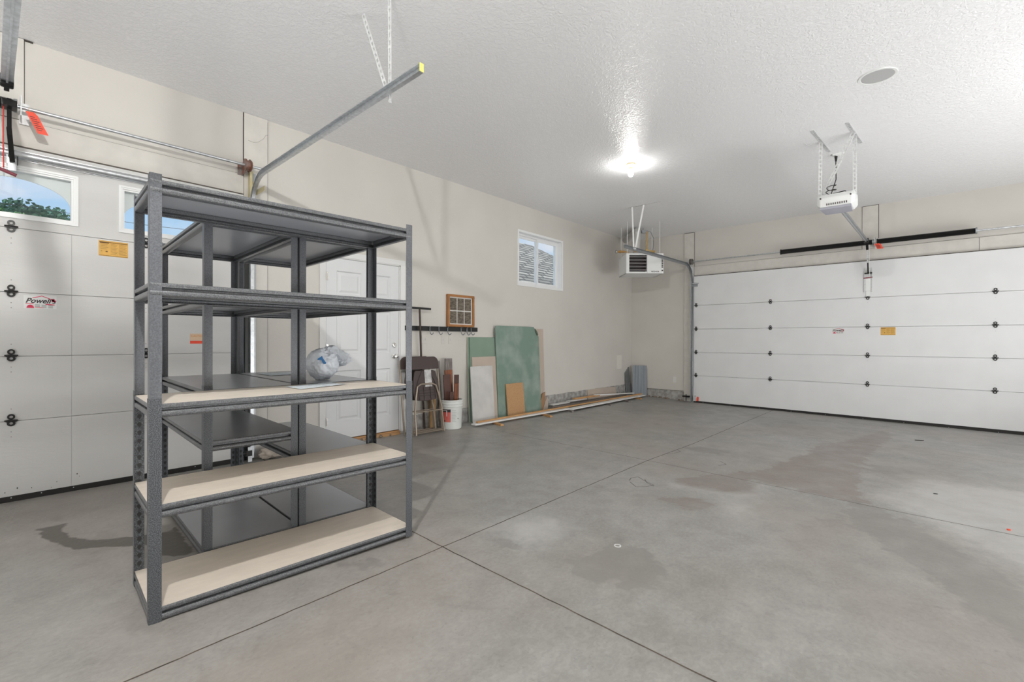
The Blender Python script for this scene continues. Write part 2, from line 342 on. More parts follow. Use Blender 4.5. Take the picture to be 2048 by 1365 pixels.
def floor_mat():
    m = bpy.data.materials.new('concrete_floor'); m.use_nodes = True; t = m.node_tree; N = t.nodes; L = t.links; b = N['Principled BSDF']
    geo = N.new('ShaderNodeNewGeometry'); pos = geo.outputs['Position']
    def noise(sc, det=4, dist=0., st=None):
        n = N.new('ShaderNodeTexNoise'); n.inputs['Scale'].default_value = sc; n.inputs['Detail'].default_value = det; n.inputs['Distortion'].default_value = dist
        if st:
            q = N.new('ShaderNodeMapping'); q.inputs['Scale'].default_value = st; q.inputs['Rotation'].default_value = (0, 0, R(12)); L.new(pos, q.inputs[0]); L.new(q.outputs[0], n.inputs[0])
        else: L.new(pos, n.inputs[0])
        return n.outputs[0]
    def ramp(s, p0, p1, c0=(0, 0, 0), c1=(1, 1, 1)):
        r = N.new('ShaderNodeValToRGB'); r.color_ramp.elements[0].position = p0; r.color_ramp.elements[1].position = p1
        r.color_ramp.elements[0].color = (*c0, 1); r.color_ramp.elements[1].color = (*c1, 1); L.new(s, r.inputs[0]); return r.outputs[0]
    def mix(f, a, c, mode='MIX'):
        x = N.new('ShaderNodeMixRGB'); x.blend_type = mode
        for i, v in ((0, f), (1, a), (2, c)):
            if hasattr(v, 'links'): L.new(v, x.inputs[i])
            elif isinstance(v, tuple): x.inputs[i].default_value = (*v, 1)
            else: x.inputs[i].default_value = v
        return x.outputs[0]
    def math_(op, a, c, d=None):
        x = N.new('ShaderNodeMath'); x.operation = op
        for i, v in ((0, a), (1, c), (2, d)):
            if v is None: continue
            if hasattr(v, 'links'): L.new(v, x.inputs[i])
            else: x.inputs[i].default_value = v
        return x.outputs[0]
    base = ramp(noise(.9, 6, .6), .3, .72, (.285, .279, .262), (.365, .36, .345))
    fine = ramp(noise(6, 10, .35, (1.15, 1, 1)), .30, .74, (.86, .855, .845), (1.10, 1.10, 1.10))
    col = mix(1.0, base, fine, 'MULTIPLY')
    mott = ramp(noise(38, 6, .6, (1.5, 1, 1)), .34, .68, (.88, .875, .87), (1.09, 1.09, 1.09)); col = mix(.8, col, mott, 'MULTIPLY')
    strk = ramp(noise(14, 8, 2.2, (2.6, .9, 1)), .62, .74, (1, 1, 1), (1.16, 1.16, 1.15)); col = mix(.6, col, strk, 'MULTIPLY')
    warm = ramp(noise(.55, 3, .4), .46, .66)
    col = mix(math_('MULTIPLY', warm, .55), col, (.325, .285, .25))
    speck = ramp(noise(60, 2), .28, .36, (.65, .65, .65), (1, 1, 1)); col = mix(.35, col, speck, 'MULTIPLY')
    blot = ramp(noise(2.6, 5, 1.5), .60, .68, (1, 1, 1), (.86, .855, .85)); col = mix(.8, col, blot, 'MULTIPLY')
    edge = math_('MULTIPLY', math_('SUBTRACT', noise(11, 8, .3), .5), .26)
    facs = {}
    for k, c, w, soft in (('brown', (.225, .185, .16), .72, .02), ('light', (.54, .535, .52), .6, .10), ('stain', (.215, .205, .19), .68, .02), ('damp', (.105, .095, .082), .92, .006)):
        a = N.new('ShaderNodeAttribute'); a.attribute_name = k
        s = math_('ADD', a.outputs['Fac'], edge if k != 'damp' else math_('MULTIPLY', edge, .25))
        mr = N.new('ShaderNodeMapRange'); L.new(s, mr.inputs[0]); mr.inputs[1].default_value = soft; mr.inputs[2].default_value = -soft; mr.inputs[3].default_value = 0; mr.inputs[4].default_value = 1
        f = math_('MULTIPLY', mr.outputs[0], w)
        if k != 'damp': f = math_('MULTIPLY', f, ramp(noise(5, 6, .5), .2, .6, (.45, .45, .45), (1, 1, 1)))
        facs[k] = mr.outputs[0]
        col = mix(f, col, c)
    L.new(col, b.inputs['Base Color'])
    rr = N.new('ShaderNodeMapRange'); L.new(noise(3, 5, .6), rr.inputs[0]); rr.inputs[3].default_value = .30; rr.inputs[4].default_value = .58
    L.new(rr.outputs[0], b.inputs['Roughness'])
    bp = N.new('ShaderNodeBump'); bp.inputs['Strength'].default_value = .18; bp.inputs['Distance'].default_value = .01; L.new(noise(26, 5), bp.inputs['Height']); L.new(bp.outputs[0], b.inputs['Normal'])
    return m
def build_floor():
    step = .05; x0, x1, y0, y1 = -4.98, X1 + .05, Y0 - .05, 9.50
    nx = int((x1 - x0) / step) + 1; ny = int((y1 - y0) / step) + 1
    vs = []; at = {k: [] for k in STAINS}
    boxes = {k: [(min(p[0] for p in q) - .3, max(p[0] for p in q) + .3, min(p[1] for p in q) - .3, max(p[1] for p in q) + .3, q) for q in v] for k, v in STAINS.items()}
    for j in range(ny + 1):
        for i in range(nx + 1):
            x = x0 + (x1 - x0) * i / nx; y = y0 + (y1 - y0) * j / ny
            vs.append((x, y, fz(x, y)))
            for k in STAINS:
                d = .3
                for (a, b_, c, e, q) in boxes[k]:
                    if a < x < b_ and c < y < e: d = min(d, sdf(x, y, q))
                at[k].append(max(d, -.3))
    fs = [(j * (nx + 1) + i, j * (nx + 1) + i + 1, (j + 1) * (nx + 1) + i + 1, (j + 1) * (nx + 1) + i) for j in range(ny) for i in range(nx)]
    me = bpy.data.meshes.new('floor'); me.from_pydata(vs, [], fs); me.update(); me.materials.append(floor_mat())
    for k in STAINS:
        a = me.attributes.new(k, 'FLOAT', 'POINT'); a.data.foreach_set('value', at[k])
    for p in me.polygons: p.use_smooth = True
    o = bpy.data.objects.new('floor', me); COL.objects.link(o); o['kind'] = 'structure'
    # control joints: shallow tooled grooves drawn as narrow dark strips set into the slab
    J = [[(-1.985, -2.2), (-1.999, .301), (-2.026, 1.686), (-2.072, 4.35), (-2.043, 5.408), (-2.077, 9.30)],
         [(-4.75, 1.74), (-2.328, 1.700), (-2.026, 1.686), (-1.232, 1.662), (-.541, 1.641), (2.9, 1.58)],
         [(-4.6, 4.37), (-3.941, 4.359), (-2.319, 4.333), (-1.117, 4.283), (-.275, 4.23), (2.9, 4.12)],
         [(-1.8, 6.93), (-1.006, 6.89), (-.363, 6.86), (2.9, 6.86)]]
    mbj = MB()
    for k, pl in enumerate(J):
        w = (.0038, .0038, .0030, .0020)[k]
        for (a, b_) in zip(pl, pl[1:]):
            a = Vector(a); b_ = Vector(b_); n = max(1, int((b_ - a).length / .05)); dr = (b_ - a).normalized(); nn = Vector((-dr.y, dr.x))
            for i in range(n):
                p = a.lerp(b_, i / n); q = a.lerp(b_, (i + 1) / n)
                wob = lambda t: (.0012 * math.sin(t.x * 31 + t.y * 23) + .0010 * math.sin(t.x * 83 + t.y * 71))
                pts = []
                for t, sg in ((p, -1), (q, -1), (q, 1), (p, 1)):
                    c = t + nn * (wob(t) + sg * w); pts.append((c.x, c.y, fz(c.x, c.y) + .0006))
                mbj.quad(*pts)
    for path in ([(-1.88, 3.58), (-1.905, 3.66), (-1.875, 3.73), (-1.78, 3.66), (-1.67, 3.60), (-1.70, 3.52), (-1.76, 3.46), (-1.86, 3.55)], [(-1.80, 3.70), (-1.74, 3.62), (-1.66, 3.57)], [(-2.06, 5.0), (-1.99, 4.93), (-2.01, 4.80), (-2.05, 4.72)], [(-1.50, 4.62), (-1.46, 4.72), (-1.54, 4.80)]):
        mbs = MB()
        for a, b_ in zip(path, path[1:]):
            a = Vector(a); b_ = Vector(b_); dr = (b_ - a).normalized(); nn = Vector((-dr.y, dr.x)) * .0035
            mbs.quad(*[(c.x, c.y, fz(c.x, c.y) + .0007) for c in (a - nn, b_ - nn, b_ + nn, a + nn)])
        mbs.build('scuff_mark', mat('scuff', (.14, .135, .13), .9), o)
    mbj.build('floor_joint', mat('joint_dirt', (.055, .045, .035), .95, col2=(.13, .105, .085), vscale=9), o)
build_floor()

# small marks and debris on the slab
def on_floor(x, y, h=0): return (x, y, fz(x, y) + h)
def flat_ring(name, x, y, r, w, m, label, cat):
    mb = MB(); n = 20
    for i in range(n):
        a0, a1 = 2 * math.pi * i / n, 2 * math.pi * (i + 1) / n
        mb.quad(*[(rr * math.cos(a), rr * math.sin(a), .0) for rr, a in ((r, a0), (r + w, a0), (r + w, a1), (r, a1))])
        mb.quad(*[(rr * math.cos(a), rr * math.sin(a), .003) for rr, a in ((r, a0), (r + w, a0), (r + w, a1), (r, a1))])
        mb.quad((r * math.cos(a0), r * math.sin(a0), 0), (r * math.cos(a1), r * math.sin(a1), 0), (r * math.cos(a1), r * math.sin(a1), .003), (r * math.cos(a0), r * math.sin(a0), .003))
        q = r + w; mb.quad((q * math.cos(a0), q * math.sin(a0), 0), (q * math.cos(a1), q * math.sin(a1), 0), (q * math.cos(a1), q * math.sin(a1), .003), (q * math.cos(a0), q * math.sin(a0), .003))
    return mb.build(name, m, loc=on_floor(x, y, .0004), label=label, cat=cat)
flat_ring('washer', -1.317, 2.372, .014, .006, M_sticker, 'pale ring washer lying on the dark floor stain in the middle', 'washer')
def chip(name, x, y, sx, sy, sz, m, label, cat, rot=0.):
    mb = MB(); pts = [(sx * (.6 + .4 * random.random()) * math.cos(a), sy * (.6 + .4 * random.random()) * math.sin(a)) for a in [i * math.pi / 4 for i in range(8)]]
    mb.prism([(p[0], p[1], 0) for p in pts], (0, 0, sz), m)
    o = mb.build(name, m, loc=on_floor(x, y, .0004), label=label, cat=cat); o.rotation_euler.z = rot
    return o
chip('rubber_scrap', -.104, 7.677, .07, .025, .006, M_rubber, 'black scrap lying on the floor before the right garage door', 'scrap', .4)
chip('bottle_cap', .371, 4.297, .012, .012, .006, M_red, 'tiny red cap on the floor at the right edge', 'cap')
chip('dry_leaf', -.92, 1.27, .02, .008, .003, mat('leaf_dry', (.12, .08, .05), .9), 'small dark dry leaf on the floor in the foreground', 'leaf', .6)
chip('rubber_scrap', .03, 4.95, .018, .010, .004, M_rubber, 'tiny black crumb on the floor above the right-hand tyre smear', 'scrap', .2)

# ------------------------------------------------------------------ walls
def holed(u0, u1, v0, v1, holes):
    us = sorted({u0, u1, *[h[0] for h in holes], *[h[1] for h in holes]}); vs = sorted({v0, v1, *[h[2] for h in holes], *[h[3] for h in holes]})
    cells = []
    for a, b in zip(us, us[1:]):
        for c, d in zip(vs, vs[1:]):
            if not any(h[0] <= (a + b) / 2 <= h[1] and h[2] <= (c + d) / 2 <= h[3] for h in holes): cells.append((a, b, c, d))
    return cells
GL = (-1.37, 1.53, -.3, 2.40); ED = (2.405, 3.375, -.3, 2.065); WN = (5.585, 6.735, 2.035, 2.875)
mb = MB()
for a, b, c, d in holed(Y0 - .15, YW + .2, -.3, ZC, [GL, ED, WN]): mb.box((XW - .15, a, c), (XW, b, d))
mb.build('wall_left', M_wall, kind='structure')
GR = (-3.47, 2.01, -.3, 2.36)
mb = MB()
for a, b, c, d in holed(XW, X1 + .15, -.3, ZC, [GR]): mb.box((a, YW, c), (b, YW + .15, d))
mb.build('wall_back', M_wall, kind='structure')
MB().box((X1, Y0 - .15, -.3), (X1 + .15, YW, ZC)).build('wall_right', M_wall, kind='structure')
MB().box((XW, Y0 - .15, -.3), (X1, Y0, ZC)).build('wall_front', M_wall, kind='structure')
MB().box((XW - .15, Y0 - .15, ZC), (X1 + .15, YW + .15, ZC + .12)).build('ceiling', M_ceil, kind='structure')

# concrete stem wall and cracks along it
mb = MB()
def stem(mb, ax, a, b, top0, top1, off, n=40):
    for i in range(n):
        t0, t1 = i / n, (i + 1) / n; p, q = a + (b - a) * t0, a + (b - a) * t1
        z0 = top0 + (top1 - top0) * t0 + .004 * math.sin(i * 1.7); z1 = top0 + (top1 - top0) * t1 + .004 * math.sin((i + 1) * 1.7)
        if ax == 'Y':
            mb.prism([(XW - .002, p, -.25), (XW + off, p, -.25), (XW + off, p, z0), (XW - .002, p, z0)], (0, q - p, 0), M_conc)
        else:
            mb.prism([(p, YW + .002, -.25), (p, YW - off, -.25), (p, YW - off, z0), (p, YW + .002, z0)], (q - p, 0, 0), M_conc)
stem(mb, 'Y', 3.50, YW - .012, .19, .205, .010)
mb.build('baseboard_left', M_conc, kind='structure')
mb = MB(); stem(mb, 'X', XW + .012, -3.71, .128, .103, .010)
for i in range(26):
    x = -4.5 + .8 * random.random(); mb.ball((x, YW - .012 - .03 * random.random(), fz(x, YW) + .004), .012 + .018 * random.random(), M_concd, 6, 4)
mb.box((-4.62, YW - .014, .118), (-3.705, YW - .0105, .126), M_gap)
mb.build('baseboard_back', M_conc, kind='structure')

# painted boards: jambs, headers, centre pads (each a trim piece)
def board(i, a, b, name='trim_%d'):
    mbb = MB(); mbb.box(a, b, M_trimboard)
    mbb.build(name % i, M_trimboard, kind='structure', bevel=.0015)
board(1, (XW, 1.606, .002), (XW + .018, 1.817, ZC - .002))                       # left door jamb pad
board(2, (XW, -1.47, 2.40), (XW + .018, 1.602, 2.705))                            # left header
board(3, (XW, -.033, 2.712), (XW + .014, .164, ZC - .004))                        # left centre pad
board(4, (-3.70, YW - .018, -.03), (-3.503, YW, ZC - .010))                       # right jamb pad
board(5, (-3.499, YW - .018, 2.36), (.503, YW, 2.612)); board(6, (.507, YW - .018, 2.36), (2.2, YW, 2.612))
board(7, (-.823, YW - .016, 2.615), (-.620, YW, ZC - .006))
board(8, (XW, -1.66, .002), (XW + .018, -1.47, ZC - .002))
mb = MB()   # dark strips painting the board gaps and the shadow line above each header
mb.box((XW, 1.602, 2.42), (XW + .013, 1.606, ZC)); mb.box((XW, .164, 2.705), (XW + .003, .168, ZC)); mb.box((XW, .16, ZC - .010), (XW + .012, .21, ZC - .001))
mb.box((XW, 1.817, .2), (XW + .012, 1.821, ZC - .02)); mb.box((XW, .17, 2.705), (XW + .010, 1.602, 2.7085))
mb.build('trim_9', M_gap, kind='structure')
mb = MB(); mb.box((-3.703, YW - .010, .0), (-3.70, YW, ZC - .01)); mb.box((-3.503, YW - .014, 2.36), (-3.499, YW, ZC - .01)); mb.box((.503, YW - .012, 2.36), (.507, YW, 2.612))
mb.box((-3.499, YW - .010, 2.612), (2.2, YW, 2.6155)); mb.box((-.826, YW - .008, 2.615), (-.823, YW, ZC)); mb.box((-.620, YW - .012, 2.615), (-.614, YW, ZC)); mb.box((-3.70, YW - .014, ZC - .010), (-3.50, YW, ZC - .002)); mb.box((-.823, YW - .014, ZC - .006), (-.620, YW, ZC - .001))  # first strip is the painted shadow line over the right header
mb.build('trim_10', M_gap, kind='structure')
def crack(i, pts, ax, w=.0016):
    mbc = MB()
    for (a, b) in zip(pts, pts[1:]):
        if ax == 'X': mbc.obar((XW + .0185, a[0], a[1]), (XW + .0185, b[0], b[1]), w, .0012, up=(1, 0, 0))
        else: mbc.obar((a[0], YW - .0005, a[1]), (b[0], YW - .0005, b[1]), w, .0012, up=(0, 1, 0))
    mbc.build('trim_%d' % i, M_gap, kind='structure')
crack(11, [(1.64, 3.04), (1.69, 3.035), (1.73, 3.05), (1.78, 3.10), (1.80, 3.14), (1.817, 3.145)], 'X')

# ------------------------------------------------------------------ hinges (shared mesh)
def hinge_mb():
    mb = MB(); n = 18
    def ring(cz, ro, ri, sx=1.0, sz=1.0):
        for t0 in (0, .004):
            pass
        for i in range(n):
            a0, a1 = 2 * math.pi * i / n, 2 * math.pi * (i + 1) / n
            P = lambda r, a, d: (d, r * math.cos(a) * sx, cz + r * math.sin(a) * sz)
            d0, d1 = .002, .009
            mb.quad(P(ri, a0, d1), P(ro, a0, d1), P(ro, a1, d1), P(ri, a1, d1)); mb.quad(P(ro, a0, d0), P(ro, a1, d0), P(ro, a1, d1), P(ro, a0, d1)); mb.quad(P(ri, a0, d0), P(ri, a1, d0), P(ri, a1, d1), P(ri, a0, d1))
    ring(.034, .024, .011); ring(-.020, .026, .011, 1.0, .95)
    mb.prism([(.002, -.042, .004), (.002, -.030, -.008), (.002, .030, -.008), (.002, .042, .004), (.002, .034, .010), (.002, -.034, .010)], (.016, 0, 0))
    mb.cyl((.016, -.040, .004), (.016, .040, .004), .007, n=10)
    for z, y in ((.062, 0),): pass
    return mb
HB = hinge_mb(); HB.v = [(v[0], v[1] * .82, v[2] * .84) for v in HB.v]
def hinge(parent, loc, rz):
    o = HB.build('hinge', M_black, parent, loc=loc); o.rotation_euler.z = rz; return o
HPROTO = {}
def put_hinge(parent, loc, rz):
    if 'm' not in HPROTO: o = hinge(parent, loc, rz); HPROTO['m'] = o.data; return o
    o = bpy.data.objects.new('hinge', HPROTO['m']); COL.objects.link(o); o.parent = parent; o.location = loc; o.rotation_euler.z = rz; return o

# ------------------------------------------------------------------ left garage door (door_2)
XF = -4.80; TH = .045
D2 = thing('door_2', None, None, kind='structure', loc=(XF, .1, 0))
seams = [.030, .566, 1.021, 1.472, 1.925, 2.500]; YA, YB = -1.39, 1.586
def door_local(mb, name, m, parent, org, **k): return mb.build(name, m, parent, xf=Matrix.Translation((-org[0], -org[1], -org[2])), **k)
OL = (XF, .1, 0)
WL = [(-.252, .446), (.681, 1.379), (-1.185, -.487)]; wz0, wz1 = 1.992, 2.367
for i in range(5):
    z0, z1 = seams[i] + .0018, seams[i + 1] - .0018; mb = MB()
    if i < 4:
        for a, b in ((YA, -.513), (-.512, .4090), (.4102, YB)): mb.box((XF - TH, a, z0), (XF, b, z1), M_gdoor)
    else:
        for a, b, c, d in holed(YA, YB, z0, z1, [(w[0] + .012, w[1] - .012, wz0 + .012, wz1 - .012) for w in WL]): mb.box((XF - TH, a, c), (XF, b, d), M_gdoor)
    mb.box((XF - TH + .004, YA, z0 - .004), (XF - .016, YB, z0 + .004), M_gdoor)
    door_local(mb, 'door_section', M_gdoor, D2, OL)
mb = MB(); mb.box((XF - TH, YA, -.004), (XF + .003, YB, .040), M_rubber)
for y in (.10, .25, .42, .88, 1.2): mb.ball((XF + .003, y, .028), .004, M_galv, 6, 4)
door_local(mb, 'bottom_seal', M_rubber, D2, OL)
for w in WL:
    a, b = w; mb = MB()
    for q0, q1, dd in ((0, .014, .010), (.014, .026, .004), (.026, .038, -.006)):
        for A, B in (((a + q0, wz0 + q0), (b - q0, wz0 + q1)), ((a + q0, wz1 - q1), (b - q0, wz1 - q0)), ((a + q0, wz0 + q1), (a + q1, wz1 - q1)), ((b - q1, wz0 + q1), (b - q0, wz1 - q1))):
            mb.box((XF - TH, A[0], A[1]), (XF + dd, B[0], B[1]))
    fr = door_local(mb, 'window_frame', M_vinyl, D2, OL)
    mb = MB().box((XF - .030, a + .03, wz0 + .03), (XF - .027, b - .03, wz1 - .03))
    door_local(mb, 'pane', M_glass, fr, OL)
    # arched insert on the outside: rectangle minus a half ellipse
    mb = MB(); cy = (a + b) / 2; hw = (b - a) / 2 - .040; ztop = 2.290; zs = 2.125; n = 28; top = wz1 - .02
    P = []
    for i in range(n + 1):
        t = math.pi * i / n; P.append((cy - hw * math.cos(t), zs + (ztop - zs) * math.sin(t)))
    xo = XF - TH - .004
    for (p, q) in zip(P, P[1:]):
        mb.prism([(xo, p[0], p[1]), (xo, q[0], q[1]), (xo, q[0], top), (xo, p[0], top)], (-.012, 0, 0))
    for y0_, y1_ in ((a + .01, cy - hw), (cy + hw, b - .01)): mb.box((xo - .012, y0_, wz0), (xo, y1_, top))
    door_local(mb, 'arched_insert', M_white, fr, OL)
mb = MB(); mb.cyl((XF + .026, YA + .02, 2.436), (XF + .026, YB - .03, 2.436), .026, n=18); mb.box((XF, YA + .02, 2.405), (XF + .014, YB - .03, 2.470)); door_local(mb, 'strut', M_galv, D2, OL)
for y in (.100, .855, 1.54):
    for z in seams[1:5]:
        put_hinge(D2, (0.0, y - .1, z + .002), 0)
        mb = MB()
mb = MB()
for z in seams[1:5]:
    for dz in (-.075, -.11, .085):
        for y in (.1, .855): mb.cyl((XF - .001, y, z + dz), (XF + .0012, y, z + dz), .0026, n=6)
for (y, z) in ((.44, .125), (.13, .09), (.20, .075), (.07, .07), (.30, .055), (.452, .105), (.33, .09)): mb.cyl((XF - .001, y, z), (XF + .0005, y + .002, z), .005 * random.uniform(.4, 1.2), n=7)
door_local(mb, 'screw', M_gap, D2, OL, kind='stuff')
# slide lock near the right edge
mb = MB(); mb.box((XF, 1.545, 1.04), (XF + .006, 1.580, 1.26), M_galv); mb.cyl((XF + .006, 1.562, 1.235), (XF + .02, 1.562, 1.235), .017, n=14, m=M_galv); mb.cyl((XF + .006, 1.562, 1.12), (XF + .02, 1.562, 1.12), .012, n=10, m=M_copper)
mb.box((XF + .006, 1.552, 1.15), (XF + .016, 1.572, 1.21), M_plastic)
door_local(mb, 'slide_lock', M_galv, D2, OL)
# arm bracket on the door top
mb = MB(); mb.box((XF, .085, 2.32), (XF + .02, .125, 2.47), M_galv); mb.box((XF + .02, .078, 2.36), (XF + .045, .082, 2.44), M_galv); mb.box((XF + .02, .128, 2.36), (XF + .045, .132, 2.44), M_black)
door_local(mb, 'door_bracket', M_galv, D2, OL)
mb = MB(); mb.box((XF - .04, YA, 2.500), (XF - .002, YB, 2.510)); door_local(mb, 'top_seal_shade', mat('seal_shade_brown', (.10, .085, .07), .8), D2, OL)  # brown strip paints the shadow line at the weatherstrip gap
# spider webs along the strut
mb = MB()
for i in range(26):
    y = .15 + .35 * random.random(); mb.tube([(XF + .03, y, 2.43), (XF + .04, y + .05 * random.uniform(-1, 1), 2.41), (XF + .02, y + .10 * random.uniform(-1, 1), 2.385 + .01 * random.random())], .0009, 4)
mb.build('cobweb', M_web, kind='stuff', label='pale cobwebs hanging under the strut of the left garage door', cat='cobweb')

# stickers on the left door
def on_left(y, z, d=0): return (XF + d, y, z)
def sticker_service(org, xd, w, h, label, nrm):
    o = Vector(org); X = Vector(xd); Z = Vector((0, 0, 1)); N_ = Vector(nrm)
    t = thing('service_sticker', label, 'sticker', org)
    L = lambda a, b, c=0: X * a + Z * b + N_ * c
    mb = MB(); mb.prism([L(0, 0), L(w, 0), L(w, h), L(0, h)], N_ * .0010); mb.build('sticker_base', M_sticker, t)
    k = w
    mb = MB(); zt = h * .80; pk = h * .98
    for a, b in (((.26 * k, zt), (.55 * k, pk)), ((.55 * k, pk), (.90 * k, h * .70))):
        mb.obar(L(a[0], a[1], .0014), L(b[0], b[1], .0014), h * .05, .0006, up=tuple(N_))
    mb.obar(L(.90 * k, h * .78, .0014), L(.90 * k, h * .55, .0014), h * .16, .0006, up=tuple(N_)); mb.obar(L(.85 * k, h * .66, .0014), L(.98 * k, h * .60, .0014), h * .12, .0006, up=tuple(N_))
    c = L(.20 * k, h * .03, .0014); n = 16
    for i in range(n):
        a0, a1 = math.pi * i / n, math.pi * (i + 1) / n
        mb.add([c, c + X * (.115 * k * math.cos(a0)) + Z * (h * .26 * math.sin(a0)), c + X * (.115 * k * math.cos(a1)) + Z * (h * .26 * math.sin(a1))], [(0, 1, 2)])
    mb.obar(L(.06 * k, h * .37, .0014), L(.30 * k, h * .37, .0014), h * .05, .0005, up=tuple(N_)); mb.obar(L(.66 * k, h * .36, .0014), L(.94 * k, h * .33, .0014), h * .07, .0005, up=tuple(N_)); mb.obar(L(.34 * k, h * .10, .0014), L(.60 * k, h * .08, .0014), h * .04, .0005, up=tuple(N_))
    mb.build('red_print', M_pink, t, label='crimson roof line and badge')
    mb = text_mb("Powell's", h * .50, L(.05 * k, h * .44, .0013), xd, (0, 0, 1), depth=.0003, shear=.35, bold=h * .012)
    for r_ in range(4):
        for q in range(3):
            a = .34 + q * .2; mb.obar(L(a * k, h * (.30 - r_ * .07), .0013), L((a + .15) * k, h * (.30 - r_ * .07), .0013), h * .022, .0004, up=tuple(N_))
    mb.build('lettering', M_ink, t, label='dark lettering')
def warning_label(org, xd, w, h, label, nrm):
    X = Vector(xd); Z = Vector((0, 0, 1)); N_ = Vector(nrm); L = lambda a, b, c=0: X * a * w + Z * b * h + N_ * c
    t = thing('warning_label', label, 'label', org)
    MB().prism([L(0, 0), L(1, 0), L(1, 1), L(0, 1)], N_ * .0009).build('label_base', M_orange, t)
    mb = MB(); u = tuple(N_)
    mb.obar(L(.02, .90, .0012), L(.98, .90, .0012), h * .045, .0004, up=u); mb.obar(L(.04, .86, .0012), L(.34, .86, .0012), h * .06, .0004, up=u)
    mb.obar(L(.02, .04, .0012), L(.98, .04, .0012), h * .02, .0004, up=u)
    for i, (a, b) in enumerate(((.06, .30), (.06, .28), (.06, .32), (.06, .26))): mb.obar(L(a, .76 - i * .10, .0012), L(b, .76 - i * .10, .0012), h * .015, .0004, up=u)
    for i in range(9):
        mb.obar(L(.40, .80 - i * .08, .0012), L(.64 - .03 * (i % 3), .80 - i * .08, .0012), h * .014, .0004, up=u); mb.obar(L(.68, .80 - i * .08, .0012), L(.95 - .04 * (i % 2), .80 - i * .08, .0012), h * .014, .0004, up=u)
    mb.obar(L(.23, .30, .0012), L(.30, .30, .0012), h * .07, .0005, up=u); mb.obar(L(.07, .31, .0012), L(.12, .31, .0012), h * .03, .0005, up=u)
    mb.build('lettering', mat('label_ink', (.16, .08, .02), .7), t, label='dark brown print')
sticker_service(on_left(.160, 1.362, .0006), (0, 1, 0), .168, .094, "white sticker with dark script and crimson roof line on the left garage door", (1, 0, 0))
warning_label(on_left(.562, 1.792, .0006), (0, 1, 0), .178, .120, 'orange warning label on the left garage door under its second window', (1, 0, 0))
t = thing('caution_sticker', 'small orange and red sticker on the left garage door seen through the shelving', 'sticker', on_left(1.162, 1.105, .0006))
MB().box((0, 0, .030), (.0009, .110, .088)).build('label_base', mat('sticker_peach', (.75, .55, .38), .6), t)
MB().box((0, 0, 0), (.0010, .110, .026)).build('red_band', M_red, t, label='red band')
mb = text_mb('CAUTION', .022, (.0011, .008, .060), (0, 1, 0), (0, 0, 1), depth=.0002); mb.build('lettering', mat('orange_ink', (.72, .28, .06), .6), t, label='orange lettering')

# ------------------------------------------------------------------ right garage door (door_3)
YF = 9.275; OR_ = (-.74, YF, 0)
D3 = thing('door_3', None, None, kind='structure', loc=OR_)
zs3 = [-.060, .454, .910, 1.367, 1.833, 2.412]; XA, XB = -3.487, 2.03
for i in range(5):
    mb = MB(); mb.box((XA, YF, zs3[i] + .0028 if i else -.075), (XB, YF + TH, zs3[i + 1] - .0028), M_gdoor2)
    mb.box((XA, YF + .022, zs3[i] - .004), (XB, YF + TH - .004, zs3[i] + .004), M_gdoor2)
    door_local(mb, 'door_section', M_gdoor2, D3, OR_)
mb = MB(); n = 24
for i in range(n):
    xa, xb = XA + (XB - XA) * i / n, XA + (XB - XA) * (i + 1) / n
    za, zb = -.045 - .035 * i / n, -.045 - .035 * (i + 1) / n
    mb.prism([(xa, YF - .006, fz(xa, YF) - .004), (xa, YF + TH, fz(xa, YF) - .004), (xa, YF + TH, za), (xa, YF - .006, za)], (0, 0, 0), M_rubber, caps=False) if 0 else None
    A = [(xa, YF - .006, fz(xa, YF) - .003), (xa, YF + TH, fz(xa, YF) - .003), (xa, YF + TH, za), (xa, YF - .006, za)]
    B = [(xb, YF - .006, fz(xb, YF) - .003), (xb, YF + TH, fz(xb, YF) - .003), (xb, YF + TH, zb), (xb, YF - .006, zb)]
    mb.add(A + B, [(0, 1, 5, 4), (1, 2, 6, 5), (2, 3, 7, 6), (3, 0, 4, 7), (0, 3, 2, 1), (4, 5, 6, 7)], M_rubber)
for i in range(11): mb.ball((-3.3 + .5 * i, YF - .006, -.062 - .006 * i), .004, M_galv, 6, 4)
door_local(mb, 'bottom_seal', M_rubber, D3, OR_)
for x in (-3.44, -2.128, -.745, .665, 1.95):
    for z in zs3[1:5]: put_hinge(D3, (x - OR_[0], 0, z + .002), R(-90))
mb = MB()
for x in (-2.128, -.745, .665):
    for z in zs3[1:5]:
        for dz in (-.08, .09): mb.cyl((x, YF - .0012, z + dz), (x, YF + .001, z + dz), .0024, n=6)
door_local(mb, 'screw', M_gap, D3, OR_, kind='stuff')
mb = MB(); mb.box((XA, YF + .002, 2.412), (XB, YF + .046, 2.421)); door_local(mb, 'top_seal_shade', mat('seal_shade_brown', (.10, .085, .07), .8), D3, OR_)  # shadow line under the right header, put in as a brown strip
mb = MB(); mb.box((-.790, YF - .006, 1.92), (-.690, YF, 2.30), M_galvw); mb.box((-.790, YF - .02, 1.92), (-.782, YF - .005, 2.25), M_galvw); mb.box((-.698, YF - .02, 1.92), (-.690, YF - .005, 2.25), M_galvw)
mb.box((-.772, YF - .012, 1.935), (-.708, YF - .006, 2.13), M_plastic); mb.box((-.765, YF - .010, 1.85), (-.715, YF - .006, 1.93), M_plastic); mb.box((-.785, YF - .03, 2.205), (-.690, YF - .006, 2.225), M_black)
door_local(mb, 'door_bracket', M_galvw, D3, OR_, label='white steel reinforcement bracket')
mb = MB(); mb.box((XA + .002, YF - .03, -.05), (XA + .055, YF - .002, .055), M_galvw); mb.cyl((XA + .03, YF - .03, .01), (XA + .03, YF - .045, .01), .02, n=12, m=M_galvw)
